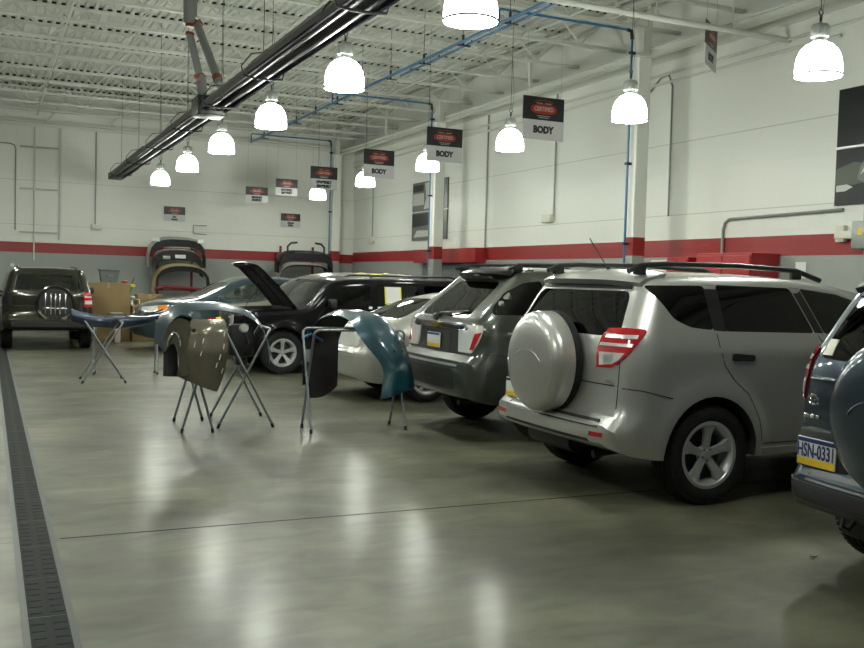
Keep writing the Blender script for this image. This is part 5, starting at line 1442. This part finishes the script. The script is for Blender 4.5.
# navy trim laid over the leftmost pair of stands
t = thing('bumper_trim', 'long curved navy bumper trim lying across the two leftmost stands', 'car part', (1.8, 14.7, .88), 0)
O5 = Vector((1.8, 14.7, .88))
p1 = curve2([(1.08, 14.35, 1.0), (1.22, 14.40, .955), (1.5, 14.5, .905), (1.8, 14.65, .89), (2.1, 14.9, .895), (2.35, 15.15, .93), (2.48, 15.25, .965)])
def P1(u, v):
    x, y, z = p1(u); a = (v-.5)*PI*1.1; ww = .15*(1-.6*max(0, u-.55)/.45)
    return Vector((x, y-math.cos(a)*.08+.03, z-.07+math.sin(a)*ww*.62))-O5
surf(P1, 36, 10, .004, [M['navy_part'], M['ink']], 'trim_skin', t)
bm = B(); p = Vector((1.70, 14.52, .84))-O5
lathe(bm, [(.001, -.012), (.035, -.01), (.035, .01), (.001, .01)], 14, 'y', c=p); link('fog_light_hole', bm, M['ink'], t)
bm = B(); tube(bm, [Vector(p1(u))-O5+Vector((0, 0, .03)) for u in [.5+.05*k for k in range(11)]], .012, 6); link('top_flange', bm, M['ink'], t)

# ------------------------------------------------------------------ boxes, bin and clutter by the back wall
def carton(x, y, w, d, h, lb, rz=0, z=0):
    t = thing('cardboard_box', lb, 'box', (x, y, z), rz, 'cardboard boxes')
    bm = B(); box(bm, -w/2, w/2, -d/2, d/2, .0, h, bev=.012); link('carton', bm, M['card'], t)
    bm = B(); box(bm, -w/2-.001, w/2+.001, -.03, .03, h, h+.002); box(bm, -.03, .03, -d/2-.002, -d/2, h-.12, h); link('packing_tape', bm, M['card_dark'], t)
    return t
carton(2.47, 22.9, .95, .8, 1.30, 'tall cardboard box right of the olive SUV, carrying the grey bin')
carton(3.28, 22.75, .62, .8, .80, 'lower cardboard box between the tall one and the teal car')
carton(3.62, 24.4, .62, .5, 1.02, 'pale-topped cardboard box just above the hood of the teal car')
t = thing('storage_bin', 'dark grey plastic bin with a lid on the tall cardboard box', 'bin', (2.52, 22.95, 1.302))
bm = B(); prism(bm, roundpoly([(-.17, 0), (.17, 0), (.21, .26), (-.21, .26)], .02), 'y', -.17, .17); link('tub', bm, M['bin'], t)
bm = B(); box(bm, -.23, .23, -.19, .19, .26, .30, bev=.015); link('lid', bm, M['bin'], t)
bm = B(); tube(bm, [(-.06, -.19, .15), (-.05, -.21, .15), (.05, -.21, .15), (.06, -.19, .15)], .008, 6); link('handle', bm, M['galv'], t)
bm = B(); box(bm, 2.80, 2.92, 22.80, 22.95, 1.303, 1.36, bev=.02); tag(link('red_cloth', bm, M['red_metal']), 'small red item lying on the tall cardboard box beside the bin', 'cloth')
t = thing('work_stool', 'small dark work tray with yellow clamp on a pole behind the boxes', 'work stand', (3.05, 23.5, 0))
bm = B(); tube(bm, [(0, 0, .02), (0, 0, .98)], .018, 8); tube(bm, [(-.2, 0, .012), (.2, 0, .012)], .014, 6); tube(bm, [(0, -.2, .012), (0, .2, .012)], .014, 6); tube(bm, [(0, 0, .98), (.06, 0, 1.3), (.10, 0, 1.42)], .012, 6); link('pole', bm, M['dark_metal'], t)
bm = B(); box(bm, -.18, .18, -.14, .14, .90, .93, bev=.01); link('tray', bm, M['black'], t)
bm = B(); box(bm, -.04, .12, -.05, .05, 1.20, 1.27, bev=.02); link('clamp', bm, M['yellow'], t)
bm = B(); box(bm, .02, .12, -.05, .05, .93, .99, bev=.02); link('cup', bm, M['cream'], t)
t = thing('leaning_board', 'narrow pale board standing in front of the cardboard boxes', 'board', (2.60, 21.9, 0))
bm = B(); box(bm, -.06, .06, -.02, .02, 0, .62, bev=.005); link('board', bm, M['pink'], t)
bm = B(); box(bm, -.16, .10, -.08, .08, .62, .66, bev=.01); link('top_rest', bm, M['galv'], t)
t = thing('white_frame', 'small white wire frame on the lower cardboard box', 'frame', (3.05, 22.45, .802))
bm = B(); tube(bm, [(-.08, 0, 0), (-.08, 0, .14), (.08, 0, .14), (.08, 0, 0)], .012, 6); link('frame', bm, M['plate_white'], t)

# ------------------------------------------------------------------ bumper racks on the back wall
def rack(x, w, lb, lv):
    y = 27.3
    t = thing('parts_rack', lb, 'rack', (x, y, 0), 0, 'bumper racks')
    for s in (-1, 1):
        bm = B(); box(bm, s*w/2-.03, s*w/2+.03, .5, .56, 0, 2.45); link('post', bm, M['rack_red'], t, smooth=False)
        for z in lv:
            bm = B(); box(bm, s*w/2-.02, s*w/2+.02, -.25, .55, z, z+.05); link('arm', bm, M['rack_red'], t, smooth=False)
        bm = B(); box(bm, s*w/2-.03, s*w/2+.03, -.2, .75, 0, .05); link('foot', bm, M['rack_red'], t, smooth=False)
    for z in (.35, 1.05, 2.1):
        bm = B(); box(bm, -w/2+.03, w/2-.03, .51, .55, z, z+.05); link('rail', bm, M['rack_red'], t, smooth=False)
def arch(x, z0, half, hgt, m, lb, y=27.05, dep=.5, drop=0., band=.0, inner='black', flat=.5, lip=None):
    t = thing('bumper_cover', lb, 'car part', (x, y, z0))
    def f(u, v):
        a = PI*(1-u); c, s_ = math.cos(a), math.sin(a)
        X = half*math.copysign(abs(c)**flat, c); Z = hgt*(s_**.55 if s_ > 0 else 0)
        vv = 2*v-1; b = .05*(1-vv*vv)
        return Vector((X*(1+b*.6), -.1+dep*v+.12*(c*c), Z*(1+b)-.06*(1-v)-(drop*max(0, abs(c)-.8))))
    o = surf(f, 36, 8, .006, [M[m], M[inner]], 'cover_skin', t)
    if band:
        def g(u, v):
            a = PI*(.5+.36-.72*u); c, s_ = math.cos(a), math.sin(a); X = half*math.copysign(abs(c)**flat, c); Z = hgt*s_**.55
            return Vector((X, -.12+.12*c*c+.03*v, Z-.07-band*v))
        surf(g, 24, 4, .006, [M[m], M[inner]], 'face_panel', t)
    if lip:
        for k in lip:
            bm = B(); box(bm, k[0], k[1], -.18, -.14, hgt-k[2]-.1, hgt-k[2], bev=.01); link('bracket', bm, M[k[3]], t)
    return t
rack(4.83, .95, 'red steel parts rack on the back wall left of centre, stacked with bumper covers', (1.05, 1.60, 2.15))
arch(4.78, 1.75, .78, .80, 'cover_grey', 'grey and white bumper cover, topmost on the left rack', band=.20, flat=.6, lip=[(-.72, -.52, .05, 'plate_white'), (.50, .66, .05, 'plate_white'), (-.34, -.28, .10, 'ink'), (.42, .47, .10, 'ink')])
arch(4.78, 1.50, .68, .72, 'brown_part', 'taupe grey bumper cover with a white tag, middle one on the left rack', band=.24, flat=.6, y=26.95, lip=[(-.12, .16, .16, 'paper'), (-.45, -.25, .2, 'galv')])
arch(4.90, 1.02, .76, .80, 'tan', 'tan yellow bumper cover, lowest on the left rack', band=.14, flat=.75, y=26.9)
bm = B(); tube(bm, [(4.15, 26.95, 1.10), (4.4, 26.9, 1.18), (4.9, 26.9, 1.15), (5.3, 26.95, 1.12), (5.6, 26.95, 1.10)], .05, 8); tag(link('bumper_bar', bm, M['rack_red']), 'dark red bar resting across the bottom arms of the left rack', 'car part')
rack(8.40, 1.0, 'red steel parts rack in the back corner, stacked with dark bumper covers', (1.45, 2.05))
arch(8.44, 1.70, .82, .62, 'black_paint', 'black bumper cover, upper one on the right rack', band=.24, y=26.95)
arch(8.40, 1.35, .76, .62, 'silver', 'white-edged dark bumper cover, lower one on the right rack', band=.04, y=26.9)
for s, x in ((-1, 7.85), (1, 8.95)):
    bm = B(); tube(bm, [(x, 26.9, 2.20), (x+.0, 26.9, 2.42), (x-s*.10, 26.9, 2.52), (x-s*.28, 26.9, 2.54)], .03, 8); tag(link('bumper_bracket', bm, M['ink']), ('left' if s < 0 else 'right')+' curved black bracket standing on the upper cover of the right rack', 'car part')
# small bolt lying on the floor by the blue SUV
bm = B(); p = (0, 0, 0); tube(bm, [(0, 0, .012), (.05, .01, .012)], .006, 8); tube(bm, [(-.015, -.004, .012), (0, 0, .012)], .013, 6)
o = tag(link('bolt', bm, M['chrome']), 'small bright bolt lying on the floor near the blue SUV', 'bolt'); o.location = (4.40, 4.09, 0)
EXPOSURE = -0.05
# ------------------------------------------------------------------ camera
def make_camera():
    f = 960.; yaw = math.atan2(446, 960); roll = R(1.65); pitch = math.atan(44/f)
    F0 = Vector((math.sin(yaw), math.cos(yaw), 0)); R0 = Vector((math.cos(yaw), -math.sin(yaw), 0)); U0 = Vector((0, 0, 1))
    F = F0*math.cos(pitch)-U0*math.sin(pitch); U1 = U0*math.cos(pitch)+F0*math.sin(pitch)
    c, s = math.cos(roll), math.sin(roll)
    U = c*U1-s*R0; Rt = s*U1+c*R0
    cd = bpy.data.cameras.new('camera'); o = bpy.data.objects.new('camera', cd); COL.objects.link(o)
    cd.sensor_width = 36; cd.sensor_fit = 'HORIZONTAL'; cd.lens = 36*f/864; cd.clip_start = .05; cd.clip_end = 200
    m = Matrix(((Rt.x, U.x, -F.x, 0), (Rt.y, U.y, -F.y, 0), (Rt.z, U.z, -F.z, 1.57), (0, 0, 0, 1)))
    o.matrix_world = m
    S.camera = o
make_camera()
w = bpy.data.worlds.new('world'); S.world = w; w.use_nodes = True
w.node_tree.nodes['Background'].inputs[0].default_value = (0, 0, 0, 1)
vs = S.view_settings; vs.view_transform = 'Standard'; vs.look = 'None'; vs.gamma = 1; vs.use_curve_mapping = False
vs.exposure = EXPOSURE
